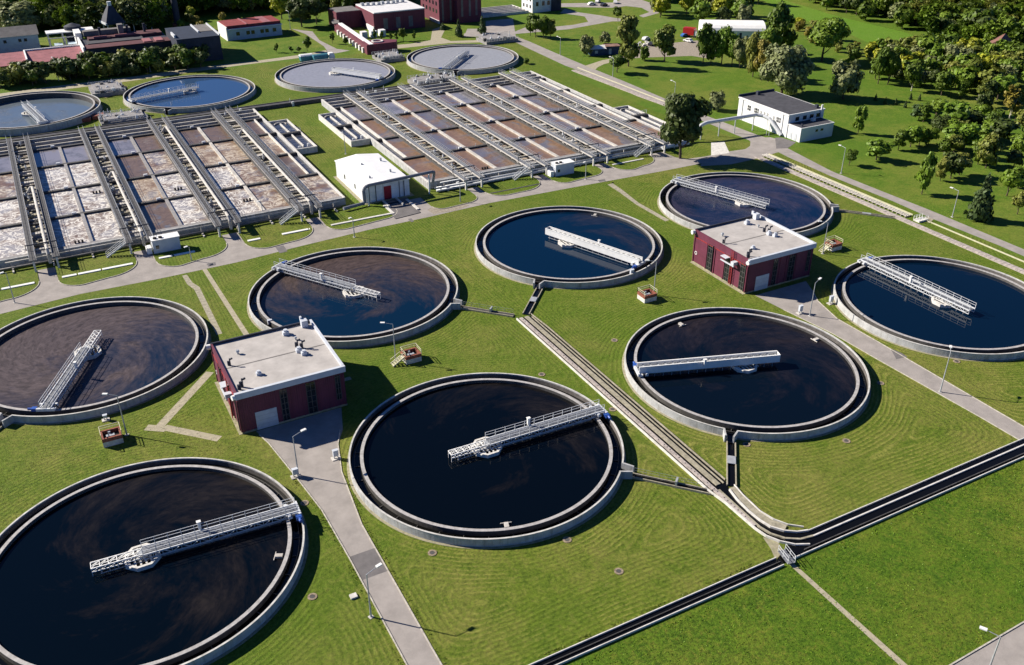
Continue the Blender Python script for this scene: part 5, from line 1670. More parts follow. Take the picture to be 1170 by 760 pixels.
# f: dark block right of the hall
t = thing("boiler_house", "dark blue block with roof lights, beside the tall chimney", "building", (15, 291, 0))
MB().box(-8, 8.5, -12, 12, 0, 9).build("wall", M_darkwall, t)
MB().box(-8.1, 8.6, -12.1, 12.1, 9.001, 9.3).build("roof", mat("navy_roof", (0.02, 0.03, 0.055), .8, .15, .6), t)
MB().box(-8.3, -7.7, -9, -2, 9.3, 10.4).box(2, 2.5, -3, 12, 9.3, 9.9).box(8.2, 8.7, -12, 12, 9.3, 9.9).build("roof_edge", M_rail, t)
MB().box(2.6, 8, -2, 12, 9.3, 9.45).build("rooflight", M_greyroof, t)
# g: chimney
t = thing("chimney_stack", "tall dark chimney cut off by the top of the photo", "chimney", tuple(at(204, 32)))
MB().tube((0, 0, 0), (0, 0, 32), 1.5, 1.1, 24).build("shaft", M_darkwall, t)
MB().tube((0, 0, 0), (0, 0, 2), 2.4, 2.4, 24).build("base", M_brick, t)
# h: pale blue building, red roof
t = thing("red_roofed_house", "pale blue one storey building with a red roof and white gable", "building", (44.5, 318.5, 0), R_(2))
MB().box(-11.5, 12, -7, 7, 0, 4.4).build("wall", M_bluewall, t)
MB().box(-12, 12.4, -7.4, 7.4, 4.401, 4.7).build("eaves", M_fascia, t)
MB().box(-11.6, 12.1, -6, 7.2, 4.7, 5.9).build("roof", M_redroof, t)
MB().box(-12.1, -11.6, -7.2, 7.2, 0, 5.6).build("end_wall", M_white, t)
MB().box(-3, -2.4, -6.1, 7.3, 5.901, 6.15).box(4.5, 8.0, -6.1, 7.3, 5.901, 6.0).build("roof_ridge", M_pinkroof, t)
windows_on(t, [(x, x + 1.5, -7.06, -6.99, 1.8, 3.3) for x in (-8, -3.6, -1.5, 2.5, 4.7, 8.0)])
# ring building: low curved maroon wing with white top band
t = thing("curved_wing", "low maroon wing with a rounded end and slanting white roof strip", "building", (80, 285, 0))
ox, oy = 80, 285
wl = P2([(418, 63), (420.5, 62.7)])
m = MB().prism([(76.4 - ox, 258.8 - oy), (79.0 - ox, 258.8 - oy), (81.5 - ox, 305 - oy), (79.0 - ox, 305 - oy)], 0, 3.6)
m.build("wall", M_red_far, t)
MB().prism([(77.6 - ox, 258.9 - oy), (79.4 - ox, 258.9 - oy), (82.0 - ox, 305 - oy), (80.2 - ox, 305 - oy)], 3.601, 4.0).build("roof_strip", M_white, t)
MB().prism([(76.5 - ox, 258.7 - oy), (89 - ox, 258.7 - oy), (91 - ox, 262.5 - oy), (84 - ox, 267.5 - oy), (77.5 - ox, 266 - oy)], 0.01, 3.9).build("end_block", M_red_far, t)
MB().ring(1.9, 2.4, 3.9, 4.3, n=20, cx=82.5 - ox, cy=262.8 - oy).build("roof_ring", M_conc_rim, t)
m = MB().ring(13.5, 15.5, 0, 3.7, math.pi * .5, math.pi, 24, cx=94.6 - ox, cy=305.2 - oy)
m.build("curved_wall", M_red_far, t)
MB().ring(13.3, 16.4, 3.701, 3.95, math.pi * .5, math.pi, 24, cx=94.6 - ox, cy=305.2 - oy).build("curved_roof", M_greyroof, t)
for i in range(9):
    y = 263.5 - oy + i * 4.6
    MB().bar((76.9 - ox - 1.2 + .055 * (y + 26) - .0, y, 1.0), (76.9 - ox - .2 + .055 * (y + 26), y, 1.0), 1.2, 2.0).build("buttress", M_white, t)
m = MB()
for i in range(3):
    m.box(5 + i * 4.2, 7.5 + i * 4.2, 3, 6, 0, 2.6)
m.build("yard_tank", M_render, t)
# hall
t = thing("maroon_hall", "maroon clad hall with pale flat roof behind the pale round tanks", "hall", (106, 308, 0))
MB().box(-12, 12.4, -11, 12, 0, 8.0).build("wall", M_red_far, t)
MB().box(-11.8, 12.6, -11.3, 12.2, 8.001, 8.45).build("roof", mat("pale_roof", (0.62, 0.62, 0.62), .7, .06, .5), t)
m = MB()
for i in range(9):
    m.box(-11 + i * 2.4, -9.6 + i * 2.4, 6.5 - .6 * i % 2, 8.0 - .6 * i % 2, 8.45, 9.6)
m.build("roof_unit", M_steel, t)
MB().box(-24, -12.01, 4, 16, 0, 7.0).build("side_wing", M_red_far, t)
MB().box(-23.6, -12.4, 4.4, 15.6, 7.001, 7.2).build("wing_roof", M_greyroof, t)
MB().box(-12.4, -12.001, -11, -2, 0, 2.4).box(-12.4, -10.8, -11.6, -11.02, 0, 1.0).build("base_strip", M_white, t)
windows_on(t, [(x, x + 2.0, -11.06, -10.99, 1.0, 5.6) for x in (-7.5, -1.5, 4.5)], M_greyroof)
# tower
t = thing("maroon_tower_block", "tall maroon clad block of two joined towers cut by the top of the photo", "building", (136, 305, 0))
MB().box(-8.8, -1.6, -4.2, 17, 0, 14).build("wall", M_red_far, t)
MB().box(-1.6, 10.6, -8.6, 12, 0, 13.4).build("wall", M_red_far, t)
MB().box(-9, -1.5, -4.4, 17.2, 14.001, 14.3).build("roof", M_white, t)
MB().box(-1.45, 10.8, -8.8, 12.2, 13.401, 13.7).build("roof", M_white, t)
windows_on(t, [(-8.87, -8.79, y, y + 1.5, z, z + 1.7) for y in (-2, 1.6, 5.4, 9.4, 13) for z in (4.2, 7.6, 10.6)])
windows_on(t, [(x, x + .9, -4.27, -4.19, 1, 12) for x in (-7.4, -3.4)], M_greyroof)
windows_on(t, [(x, x + 1.0, -8.67, -8.59, 3, 12) for x in (.3, 4.2, 7.6)], M_greyroof)
MB().box(-9.4, -8.81, -4.4, 6, 0, 1.3).build("base_strip", M_render, t)
# white far building and sludge beds
t = thing("white_house", "white rendered house with arched windows at the top centre, blue in shade on its right", "building", (182, 306, 0), R_(3))
MB().box(-5.5, 5.2, -4, 6, 0, 8).build("wall", M_render, t)
MB().box(5.2, 10.5, -5, 5, 0, 5.2).build("annex", M_darkwall, t)
MB().box(-5.7, 5.4, -4.2, 6.2, 8.001, 8.4).build("roof", M_greyroof, t)
windows_on(t, [(-5.57, -5.49, y, y + 1.1, z, z + 1.5) for y in (-2.6, .4, 3.4) for z in (2, 5.2)] + [(x, x + 1.4, -4.07, -3.99, 3, 5) for x in (-3.5, 0, 3)])
m, w_ = MB(), MB()
t = thing("settling_beds", "row of long narrow grey sludge beds with pale walls beside the maroon block", "sludge beds", (160, 312, 0), R_(0))
for i in range(6):
    m.box(-14, 15, -9 + i * 3.3, -8.6 + i * 3.3, 0, 1.2)
m.box(-14.4, -14, -9, 8, 0, 1.2)
m.box(15, 15.4, -9, 8, 0, 1.2)
m.build("bed_wall", M_conc_rim, t)
MB().box(-14, 15, -8.99, 7.8, 0.05, .6).build("sludge", M_conc_dark, t)
# teal covered truck-like tankers
for (x0, x1, lb) in ((343, 357, "left of the pair of teal covered skips"), (358, 375, "right of the pair of teal covered skips")):
    p, q = at(x0, 71.5), at(x1, 69.5)
    t = thing("covered_skip", "teal covered waste skip behind the lilac tank, " + lb, "skip", ((p.x + q.x) / 2, (p.y + q.y) / 2, 0), 0, "teal covered skips")
    h_ = (q.x - p.x) / 2 - .3
    MB().add([(-h_, -1.2, .5), (h_, -1.2, .5), (h_, 1.2, .5), (-h_, 1.2, .5), (-h_ - .3, -1.4, 2.3), (h_ + .3, -1.4, 2.3), (h_ + .3, 1.4, 2.3), (-h_ - .3, 1.4, 2.3)], [(3, 2, 1, 0), (0, 1, 5, 4), (1, 2, 6, 5), (2, 3, 7, 6), (3, 0, 4, 7), (4, 5, 6, 7)]).build("body", M_teal, t)
    m = MB()
    n = 8
    for k in range(n + 1):
        a = math.pi * k / n
        m.v += [(-h_ - .2, 1.4 * math.cos(a), 2.31 + .7 * math.sin(a)), (h_ + .2, 1.4 * math.cos(a), 2.31 + .7 * math.sin(a))]
    m.f = [(2 * k, 2 * k + 1, 2 * k + 3, 2 * k + 2) for k in range(n)] + [tuple(2 * k for k in range(n + 1)), tuple(2 * k + 1 for k in reversed(range(n + 1)))]
    m.build("cover", M_white if x0 == 343 else M_teal, t)
    MB().box(-h_, h_, -1.0, -.6, .02, .5).box(-h_, h_, .6, 1.0, .02, .5).build("skid", M_black, t)
p = at(375, 69)
t = thing("tractor_unit", "white truck cab parked at the right end of the teal skips", "truck", (p.x + 1.5, p.y, 0))
MB().box(-1.2, 1.0, -1.2, 1.2, .6, 2.0).add([(-1.2, -1.15, 2.0), (1.0, -1.15, 2.0), (1.0, 1.15, 2.0), (-1.2, 1.15, 2.0), (-1.1, -1.0, 2.9), (.5, -1.0, 2.9), (.5, 1.0, 2.9), (-1.1, 1.0, 2.9)], [(4, 5, 6, 7), (0, 1, 5, 4), (1, 2, 6, 5), (2, 3, 7, 6), (3, 0, 4, 7)]).build("cab", M_white, t)
MB().box(.72, .80, -.9, .9, 2.1, 2.7).build("windscreen", M_glass, t)
for x in (-.8, .7):
    for y in (-1.1, 1.1):
        MB().tube((x, y - .15, .45), (x, y + .15, .45), .45, n=16).build("wheel", M_black, t)

# blue shack
p = at(690, 62)
t = thing("site_shack", "dark blue site shack with white and rusty roof by the gravel yard", "shack", (p.x, p.y, 0), R_(-16))
MB().box(-6, 0, -2, 2.4, 0, 2.6).build("wall", mat("shack_blue", (0.03, 0.06, 0.13), .7, .2, .8), t)
MB().box(.1, 6, -1.6, 2.4, 0, 3.2).build("wall", MATS["shack_blue"], t)
gable(-6, 0, -2, 2.4, 2.6, 3.7, 'x', .3).build("roof", M_white, t)
MB().box(.0, 6.4, -1.9, 2.7, 3.201, 3.4).build("roof", mat("rust_roof", (0.24, 0.14, 0.11), .9, .25, .8), t)
windows_on(t, [(-4.4, -3.2, -2.06, -1.99, .9, 2.0), (1.5, 2.6, -1.66, -1.59, .3, 2.4)], M_bluewall)


def car(px, py, ang, body, label, h=1.5):
    p = at(px, py)
    t = thing("parked_car", label, "car", (p.x, p.y, 0), R_(ang), "vehicles in the gravel yard")
    m = MB()
    prof = [(-2.1, .35), (2.1, .35), (2.15, .8), (1.3, .95), (.6, h), (-1.2, h), (-1.9, .95), (-2.15, .85)]
    n = len(prof)
    m.v = [(x, -.85, z) for x, z in prof] + [(x, .85, z) for x, z in prof]
    m.f = [tuple(reversed(range(n)))[::-1], tuple(reversed(range(n, 2 * n)))] + [(i, n + i, n + (i + 1) % n, (i + 1) % n) for i in range(n)]
    m.build("body", body, t)
    MB().box(-1.2, .65, -.87, .87, .98, h - .12).build("window", M_glass, t)
    for x in (-1.35, 1.35):
        for y in (-.8, .8):
            MB().tube((x, y - .1, .33), (x, y + .1, .33), .33, n=12).build("wheel", M_black, t)


M_carw = mat("car_white", (0.7, 0.7, 0.7), .3, .02, 1)
M_carb = mat("car_blue", (0.04, 0.12, 0.35), .3, .05, 1)
M_card = mat("car_dark", (0.03, 0.03, 0.04), .3, .05, 1)
M_carr = mat("car_red", (0.40, 0.02, 0.02), .35, .05, 1)
car(684, 62.5, 10, M_carb, "small blue car in front of the dark blue shack")
car(727, 54, 60, M_carw, "white car in the gravel yard left of the leaning tree")
car(745, 52, 30, M_card, "dark car in the gravel yard beside the leaning tree")
car(738, 46, 20, M_carw, "white car furthest back at the left of the gravel yard")
car(786, 48, 100, M_carw, "white car beside the red truck")
car(783, 42, 0, M_carb, "dark blue car behind the leaning tree")
p = at(788.5, 42)
t = thing("red_truck", "red box truck with white tailboard parked in the gravel yard", "truck", (p.x, p.y, 0), R_(-60))
MB().box(-3, 2, -1.4, 1.4, .9, 3.8).build("box_body", M_carr, t)
MB().box(2.1, 3.8, -1.2, 1.2, .6, 2.7).build("cab", M_carw, t)
for x in (-2, -1, 2.9):
    for y in (-1.15, 1.15):
        MB().tube((x, y - .2, .5), (x, y + .2, .5), .5, n=14).build("wheel", M_black, t)
# heaps of white sacks and pipes in the yard
rg = random.Random(5)
for (px, py, lb) in ((740, 51, "heap of pale rubble beside the leaning tree in the gravel yard"), (700, 60, "pale rubble heap at the shack's right end")):
    p = at(px, py)
    m = MB()
    for i in range(30):
        x, y = rg.gauss(0, 2.2), rg.gauss(0, 1.4)
        s_ = rg.uniform(.2, .6)
        m.rbox(p.x + x, p.y + y, s_ * 2, s_ * 1.4, 0.03, s_ * 1.6, rg.random() * 3)
    tag(m.build("rubble_heap", M_conc_rim), lb, "rubble heap")
# tent hangar
p0, p1 = at(806, 41), at(862, 43)
t = thing("tent_hangar", "white arched tent hangar behind the row of trees, upper right", "hangar", (p0.x, p0.y + 4, 0), R_(-33))
w, L_, h = 8.0, 27, 3.2
m = MB()
for x in (0, L_):
    for k in range(9):
        a = math.pi * k / 8
        m.v.append((x, w - w * math.cos(a) - w, h + 2.6 * math.sin(a)))
m.f = [(k, k + 1, 9 + k + 1, 9 + k) for k in range(8)] + [tuple(range(9)), tuple(reversed(range(9, 18)))]
m.build("canopy", M_white, t)
MB().box(.05, L_ - .05, -w, w, 0, h).build("wall", M_render, t)
windows_on(t, [(x, x + 1, -w - .06, -w + .01, .3, 2.4) for x in (4, 10, 16, 22)], M_darkwall)
# cars and pipes far at the top edge
for i, (px, py, m_) in enumerate(((676, 6, M_carw), (690, 7, M_card), (683, 3, M_carw), (703, 4, M_carw))):
    car(px, py, 20 * i, m_, ["white car at the top edge beside the far grass triangle", "dark car at the top edge, second of the far cars", "white car nearest the top edge among the far cars", "white car right of the other far cars at the top edge"][i])
# distant red roofed house in the trees at right
p = at(1141, 62)
t = thing("cottage", "cottage with brown roof half hidden in trees at the right edge", "cottage", (p.x, p.y, 0), R_(30))
MB().box(-6, 6, -4, 4, 0, 4).build("wall", M_render, t)
gable(-6, 6, -4, 4, 4, 7, 'x', .5).build("roof", mat("brown_roof", (0.20, 0.10, 0.08), .9, .2, .6), t)
windows_on(t, [(-3, -1.6, -4.06, -3.99, 1.2, 2.6), (2, 3.2, -4.06, -3.99, 1.2, 2.6)])


# ------------------------------------------------------------------ trees
def leaf_cloud(blobs, n, size, seed, shell=0.5, aspect=1.0):
    """quads spread through ellipsoid blobs, denser near the surface; blobs = [(cx,cy,cz,rx,ry,rz)]"""
    rs = np.random.RandomState(seed)
    vol = np.array([b[3] * b[4] * b[5] for b in blobs]) ** 0.75
    idx = rs.choice(len(blobs), n, p=vol / vol.sum())
    B_ = np.array(blobs)[idx]
    d = rs.normal(size=(n, 3))
    d /= np.linalg.norm(d, axis=1)[:, None]
    r = rs.rand(n) ** shell
    c = B_[:, :3] + d * B_[:, 3:] * r[:, None] * (0.9 + 0.2 * rs.rand(n))[:, None]
    c += rs.normal(size=(n, 3)) * size * 0.25
    cc = c - np.array([0, 0, c[:, 2].mean()])
    cc /= (np.linalg.norm(cc, axis=1)[:, None] + 1e-6)
    nrm = d * 0.7 + cc * 0.7 + rs.normal(size=(n, 3)) * 0.5 + np.array([0, 0, .3])
    nrm /= np.linalg.norm(nrm, axis=1)[:, None]
    a = np.cross(nrm, rs.normal(size=(n, 3)))
    a /= np.linalg.norm(a, axis=1)[:, None]
    b = np.cross(nrm, a)
    s = size * (0.55 + 0.9 * rs.rand(n))[:, None] * 0.5
    a, b = a * s, b * s * aspect
    v = np.stack([c - a - b * .6, c + a * .7 - b, c + a + b * .7, c - a * .6 + b], 1).reshape(-1, 3)
    me = bpy.data.meshes.new("crown")
    me.vertices.add(4 * n)
    me.vertices.foreach_set("co", v.astype(np.float32).ravel())
    me.loops.add(4 * n)
    me.loops.foreach_set("vertex_index", np.arange(4 * n, dtype=np.int32))
    me.polygons.add(n)
    me.polygons.foreach_set("loop_start", np.arange(0, 4 * n, 4, dtype=np.int32))
    me.update(calc_edges=True)
    return me


def crown_blobs(kind, seed):
    r = random.Random(seed)
    out = []
    if kind == "round":          # unit tree: height 1, crown width 1 (scaled later)
        for i in range(15):
            a, z = r.random() * 6.28, r.uniform(.30, .88)
            k = math.sin(math.pi * min(1, max(0, (z - .12) / .95))) ** .7
            rr = r.uniform(.1, .36) * k
            s = r.uniform(.10, .20)
            out.append((rr * math.cos(a), rr * math.sin(a), z, s, s, s * .62))
        out.append((0, 0, .6, .3, .3, .28))
    elif kind == "willow":
        for i in range(20):
            a, z = r.random() * 6.28, r.uniform(.22, .86)
            k = math.sqrt(max(0.05, 1 - ((z - .5) / .52) ** 2))
            rr = .36 * k * r.uniform(.55, 1)
            out.append((rr * math.cos(a), rr * math.sin(a), z, .15, .15, .15))
        out.append((0, 0, .52, .34, .34, .34))
    elif kind == "tall":
        for i in range(16):
            a, z = r.random() * 6.28, r.uniform(.2, .95)
            k = math.sin(math.pi * min(1, (z - .02) / 1.0)) ** .6
            rr = r.uniform(.08, .3) * k
            out.append((rr * math.cos(a), rr * math.sin(a), z, .16 * k + .05, .16 * k + .05, .10))
    elif kind == "conifer":
        for i in range(14):
            z = .10 + .86 * i / 13
            k = (1.02 - z) * .46
            for j in range(4):
                a = r.random() * 6.28
                out.append((k * .5 * math.cos(a), k * .5 * math.sin(a), z, k * .6, k * .6, .045))
    elif kind == "bush":
        for i in range(12):
            a, z = r.random() * 6.28, r.uniform(.2, .75)
            rr = r.uniform(.05, .34)
            s = r.uniform(.14, .24)
            out.append((rr * math.cos(a), rr * math.sin(a), z, s, s, s))
    elif kind == "sparse":
        for i in range(12):
            a, z = r.random() * 6.28, r.uniform(.35, .95)
            rr = r.uniform(.05, .34) * math.sin(math.pi * min(1, z * .95)) ** .5
            s = r.uniform(.06, .13)
            out.append((rr * math.cos(a), rr * math.sin(a), z, s, s, s * .7))
    return out


LM = {
    "dark": leaf_material("leaves_dark", (0.077, 0.129, 0.012), (0.123, 0.167, 0.015)),
    "mid": leaf_material("leaves_mid", (0.123, 0.205, 0.018), (0.186, 0.243, 0.023)),
    "willow": leaf_material("leaves_willow", (0.193, 0.220, 0.089), (0.232, 0.243, 0.083)),
    "yellow": leaf_material("leaves_yellow", (0.325, 0.333, 0.019), (0.232, 0.274, 0.025)),
    "autumn": leaf_material("leaves_autumn", (0.248, 0.205, 0.032), (0.200, 0.182, 0.037)),
    "conifer": leaf_material("leaves_conifer", (0.058, 0.096, 0.030), (0.069, 0.099, 0.032)),
    "olive": leaf_material("leaves_olive", (0.140, 0.178, 0.029), (0.248, 0.228, 0.044)),
    "black": leaf_material("leaves_darkest", (0.061, 0.091, 0.018), (0.069, 0.091, 0.019)),  # darkest green of the leaf set
}
SHAPES = {}


def crown_mesh(kind, leaf, var, n, size):
    key = (kind, leaf, var, n)
    if key not in SHAPES:
        me = leaf_cloud(crown_blobs(kind, 31 * var + len(kind)), n, size, 97 * var + len(kind) * 7, {"willow": .35, "conifer": .6}.get(kind, .5))
        me.materials.append(LM[leaf])
        SHAPES[key] = me
    return SHAPES[key]


TRUNKS = {}


def trunk_mesh(kind, var, m):
    key = (kind, var, m.name)
    if key not in TRUNKS:
        r = random.Random(var + 5)
        mb = MB()
        top = {"bush": .4, "conifer": .9, "tall": .75}.get(kind, .6)
        w = .035 if kind not in ("bush",) else .03
        pts = [Vector((0, 0, 0))]
        for i in range(1, 5):
            pts.append(Vector((r.uniform(-.02, .02) * i, r.uniform(-.02, .02) * i, top * i / 4)))
        for i in range(4):
            mb.tube(pts[i], pts[i + 1], w * (1 - .2 * i), w * (1 - .2 * (i + 1)), 8)
        for i in range(6):
            b = pts[1 + i % 3]
            a = r.random() * 6.28
            q = b + Vector((math.cos(a) * .27, math.sin(a) * .27, r.uniform(.12, .26)))
            mid = (b + q) / 2 + Vector((0, 0, -.02))
            mb.tube(b, mid, w * .45, w * .3, 6)
            mb.tube(mid, q, w * .3, w * .12, 6)
        me = bpy.data.meshes.new("trunk")
        me.from_pydata(mb.v, [], mb.f)
        me.materials.append(m)
        TRUNKS[key] = me
    return TRUNKS[key]


NAMES = {"round": "leafy_tree", "willow": "willow_tree", "tall": "tall_tree", "conifer": "conifer_tree", "bush": "bush", "sparse": "sparse_tree"}


def tree(loc, h, w, kind, leaf, label, group=None, n=2200, lean=0.0, var=None, birch=False, trunk_from=0.0):
    v = random.randrange(3) if var is None else var
    t = thing(NAMES[kind], label, "bush" if kind == "bush" else "tree", (loc[0], loc[1], 0), random.random() * 6.28, group)
    if lean:
        t.rotation_euler = (lean, 0, t.rotation_euler[2])
    size = {2200: .085, 4500: .062, 1200: .11, 700: .14, 9000: .045}.get(n, .09)
    c = bpy.data.objects.new("crown", crown_mesh(kind, leaf, v, n, size))
    COL.objects.link(c)
    c.parent = t
    c.scale = (w, w, h)
    k = bpy.data.objects.new("trunk", trunk_mesh(kind, v, M_birch if birch else M_bark))
    COL.objects.link(k)
    k.parent = t
    k.scale = (max(w * .75, h * .4),) * 2 + (h,)
    return t


def tpx(bx, by, top, wpx, kind, leaf, label, group=None, **kw):
    """a tree whose foot, top and crown width the photograph shows at these pixels"""
    b = at(bx, by)
    h = height_at(bx, by, top)
    w = wpx * depth_of(b) / FPX
    return tree((b.x, b.y), h, w * 1.02, kind, leaf, label, group, **kw)


def patch(poly_px, n, kinds, hr, wr, label, group, dens=1200, seed=0, gap=4.0):
    """trees scattered over a piece of ground outlined in the photograph"""
    r = random.Random(seed)
    poly = P2(poly_px)
    xs, ys = [p[0] for p in poly], [p[1] for p in poly]
    done, tries = [], 0

    def inside(x, y):
        c = False
        j = len(poly) - 1
        for i in range(len(poly)):
            if (poly[i][1] > y) != (poly[j][1] > y) and x < (poly[j][0] - poly[i][0]) * (y - poly[i][1]) / (poly[j][1] - poly[i][1]) + poly[i][0]:
                c = not c
            j = i
        return c
    while len(done) < n and tries < n * 60:
        tries += 1
        x, y = r.uniform(min(xs), max(xs)), r.uniform(min(ys), max(ys))
        if not inside(x, y) or any(math.hypot(x - a, y - b) < gap for a, b in done):
            continue
        done.append((x, y))
        k, lf = r.choice(kinds)
        h = r.uniform(*hr)
        tree((x, y), h, h * r.uniform(*wr), k, lf, label, group, n=dens, var=r.randrange(3))


# single trees that can be told apart
tpx(777, 181, 102, 66, "round", "black", "big dark tree standing beside the main road junction, right of the right basin", n=9000, var=0)
tpx(893, 108, 47, 62, "willow", "willow", "big grey green willow behind the white building", n=9000, var=1)
tpx(963, 113, 69, 38, "willow", "willow", "smaller pale willow right of the big one", n=4500, var=2)
tpx(818, 126, 103, 21, "willow", "willow", "small round grey green willow on the meadow left of the white building", n=2200, var=0)
tpx(718, 76, 12, 33, "tall", "olive", "tall yellowish tree left of the gravel yard", n=4500, var=0)
tpx(705, 83, 61, 24, "round", "dark", "short round dark tree left of the tall yellowish one", n=2200, var=1)
tpx(670, 63, 39, 20, "willow", "willow", "round grey green tree left of the blue shack", n=2200, var=1)
tpx(691, 50, 36, 14, "willow", "willow", "small round tree behind the blue shack", n=1200, var=2)
tpx(736, 69, 52, 13, "willow", "dark", "small egg shaped bush tree between the tall tree and the leaning tree", n=1200, var=0)
tpx(759, 71, 27, 34, "round", "olive", "leaning tree in front of the gravel yard with drooping crown", n=4500, var=2, lean=R_(7))
tpx(606, 41, 18, 14, "round", "dark", "leftmost of the clump of four trees at the road bend", n=2200, var=0)
tpx(612, 43, 15, 18, "round", "dark", "second from left of the clump of four trees at the road bend", n=2200, var=1)
tpx(621, 44, 18, 18, "round", "dark", "third from left of the clump of four trees at the road bend", n=2200, var=2)
tpx(629, 44, 22, 15, "round", "olive", "rightmost of the clump of four trees at the road bend", n=2200, var=0)
tpx(706, 24, 7, 13, "round", "dark", "dark round tree on the far lawn by the looping road", n=2200, var=1)
tpx(461, 47, 32, 11, "round", "dark", "little lollipop tree before the maroon hall", n=1200, var=1)
tpx(524, 42, 22, 12, "conifer", "conifer", "conifer in front of the maroon block, middle of three", n=2200, var=0)
tpx(506, 34, 26, 10, "conifer", "conifer", "short conifer at the yard before the maroon block, leftmost of three", n=1200, var=1)
tpx(551, 38, 18, 14, "conifer", "conifer", "conifer in front of the maroon block, rightmost of three", n=2200, var=2)
tpx(939, 70, 17, 54, "round", "mid", "big green tree with a thick trunk above the big willow", n=9000, var=1)
tpx(887, 66, 3, 40, "tall", "dark", "tall dark tree behind the tent hangar's right end", n=4500, var=1)
tpx(873, 74, 30, 34, "round", "mid", "round green tree right of the tent hangar", n=4500, var=2)
for i, (bx, by, tp, w, k, lf, lb) in enumerate([(803, 73, 26, 24, "round", "dark", "dark tree at the left end of the row before the tent"), (812, 74, 34, 16, "tall", "dark", "narrow tree second in the row before the tent"), (824, 74, 27, 26, "round", "mid", "bright green tree before the middle of the tent"),
        (836, 76, 36, 22, "round", "mid", "green tree before the right half of the tent"), (845, 78, 40, 22, "willow", "willow", "grey green tree at the right of the row before the tent"), (860, 88, 36, 26, "willow", "olive", "olive brown tree left of the big willow"), (870, 92, 44, 22, "round", "autumn", "reddish brown tree just left of the big willow")]):
    tpx(bx, by, tp, w, k, lf, lb, n=4500, var=i % 3)
tpx(1003, 96, 52, 20, "round", "dark", "dark round tree at the left of the hedge trees", n=4500, var=0)
tpx(1014, 97, 54, 20, "round", "dark", "second dark round tree of the hedge trees", n=4500, var=1)
tpx(1041, 104, 66, 26, "round", "dark", "dark tree with a leaning pale trunk at the hedge", n=4500, var=2, birch=True, lean=R_(-6))
# orchard at the right
orch = [(1049.7, 137.6, 121, 17, "round", "conifer"), (1026, 171.6, 150, 14, "round", "dark"), (1040, 168, 145, 17, "round", "mid"), (1050, 166, 147, 16, "round", "mid"), (1069.5, 157, 133, 20, "round", "black"), (1069, 134, 114, 20, "round", "mid"),
        (1088, 151, 117, 26, "tall", "mid"), (1086, 171.5, 147, 22, "round", "mid"), (1101, 171, 143, 22, "round", "mid"), (1110, 149, 129, 22, "round", "black"), (1117, 188, 163, 14, "tall", "dark"), (1126, 192, 157, 20, "tall", "olive"),
        (1086, 204, 177, 20, "round", "black"), (1096, 200, 176, 18, "round", "olive"), (1074, 207, 182, 11, "tall", "olive"), (1053, 222, 180, 15, "tall", "mid"), (1140, 163, 137, 26, "round", "black"), (1158, 192, 174, 16, "round", "black"),
        (1117, 251, 204, 24, "conifer", "conifer"), (1150, 224, 195, 22, "round", "mid"), (1001, 183, 161, 23, "round", "mid"), (980, 153, 122, 12, "tall", "mid"), (970, 189, 172, 12, "round", "dark"), (1128, 160, 138, 20, "round", "mid"),
        (1168, 150, 128, 18, "round", "olive"), (1078, 178, 160, 12, "round", "dark"), (1163, 215, 190, 16, "tall", "mid"), (1162, 245, 222, 14, "round", "olive"), (1060, 128, 118, 9, "bush", "dark"), (1120, 134, 120, 14, "bush", "mid")]
where = ["at the far left corner of the orchard", "leftmost small tree of the orchard's front row", "second tree of the orchard's left row", "third tree of the orchard's left row", "dark one in the orchard's left half", "behind the left half of the orchard",
         "tallest one in the middle of the orchard", "in the orchard centre, left", "in the orchard centre, right", "dark one in the back row of the orchard", "narrow dark one in the orchard's right part", "tall pale one in the orchard's right part",
         "dark one in the near row of the orchard", "brownish one in the near row of the orchard", "narrow one at the left of the near row", "narrow tree alone nearest the perimeter road, left", "large dark one at the orchard's right", "dark one near the right edge of the photo",
         "conifer nearest the perimeter road beside the lamp post", "leaning one near the right edge, above the conifer", "small shrub like tree alone left of the orchard", "slim young tree alone beyond the white building", "little tree beside the lamp post and the perimeter road", "behind the large dark one",
         "at the right edge behind the orchard", "small dark one in the orchard's middle", "narrow one at the right edge, lower", "lowest one at the right edge", "low dark shrub behind the orchard, left", "low shrub behind the orchard, middle"]
for (bx, by, tp, w, k, lf), wh_ in zip(orch, where):
    tpx(bx, by, by - (by - tp) * 1.12, w * 1.5, k, lf, "orchard tree, " + wh_, "orchard trees on the meadow at right", n=2200)
for i, (bx, by) in enumerate([(1000, 115), (1011, 119), (1023, 120), (1034, 123), (1040, 114), (1050, 115)]):
    tpx(bx, by, by - 8, 5, "conifer", "conifer", "knee high young conifer in the little row left of the orchard", "row of young conifers", n=700)
tpx(1153, 138, 98, 30, "sparse", "autumn", "leaning birch with yellow leaves at the right edge", n=2200, var=1, birch=True, lean=R_(-8))
tpx(1117, 122, 92, 22, "sparse", "olive", "thin pale trunked tree above the orchard", n=2200, var=2, birch=True)
patch([(1045, 128), (1100, 118), (1168, 140), (1168, 190), (1130, 205), (1085, 190), (1050, 165)], 11, [("round", "mid"), ("round", "dark"), ("round", "olive"), ("tall", "mid"), ("round", "black")], (5, 8), (.8, 1.1),
      "leafy green tree inside the dense middle of the orchard", "trees inside the dense middle of the orchard", seed=21, gap=4.5, dens=2200)
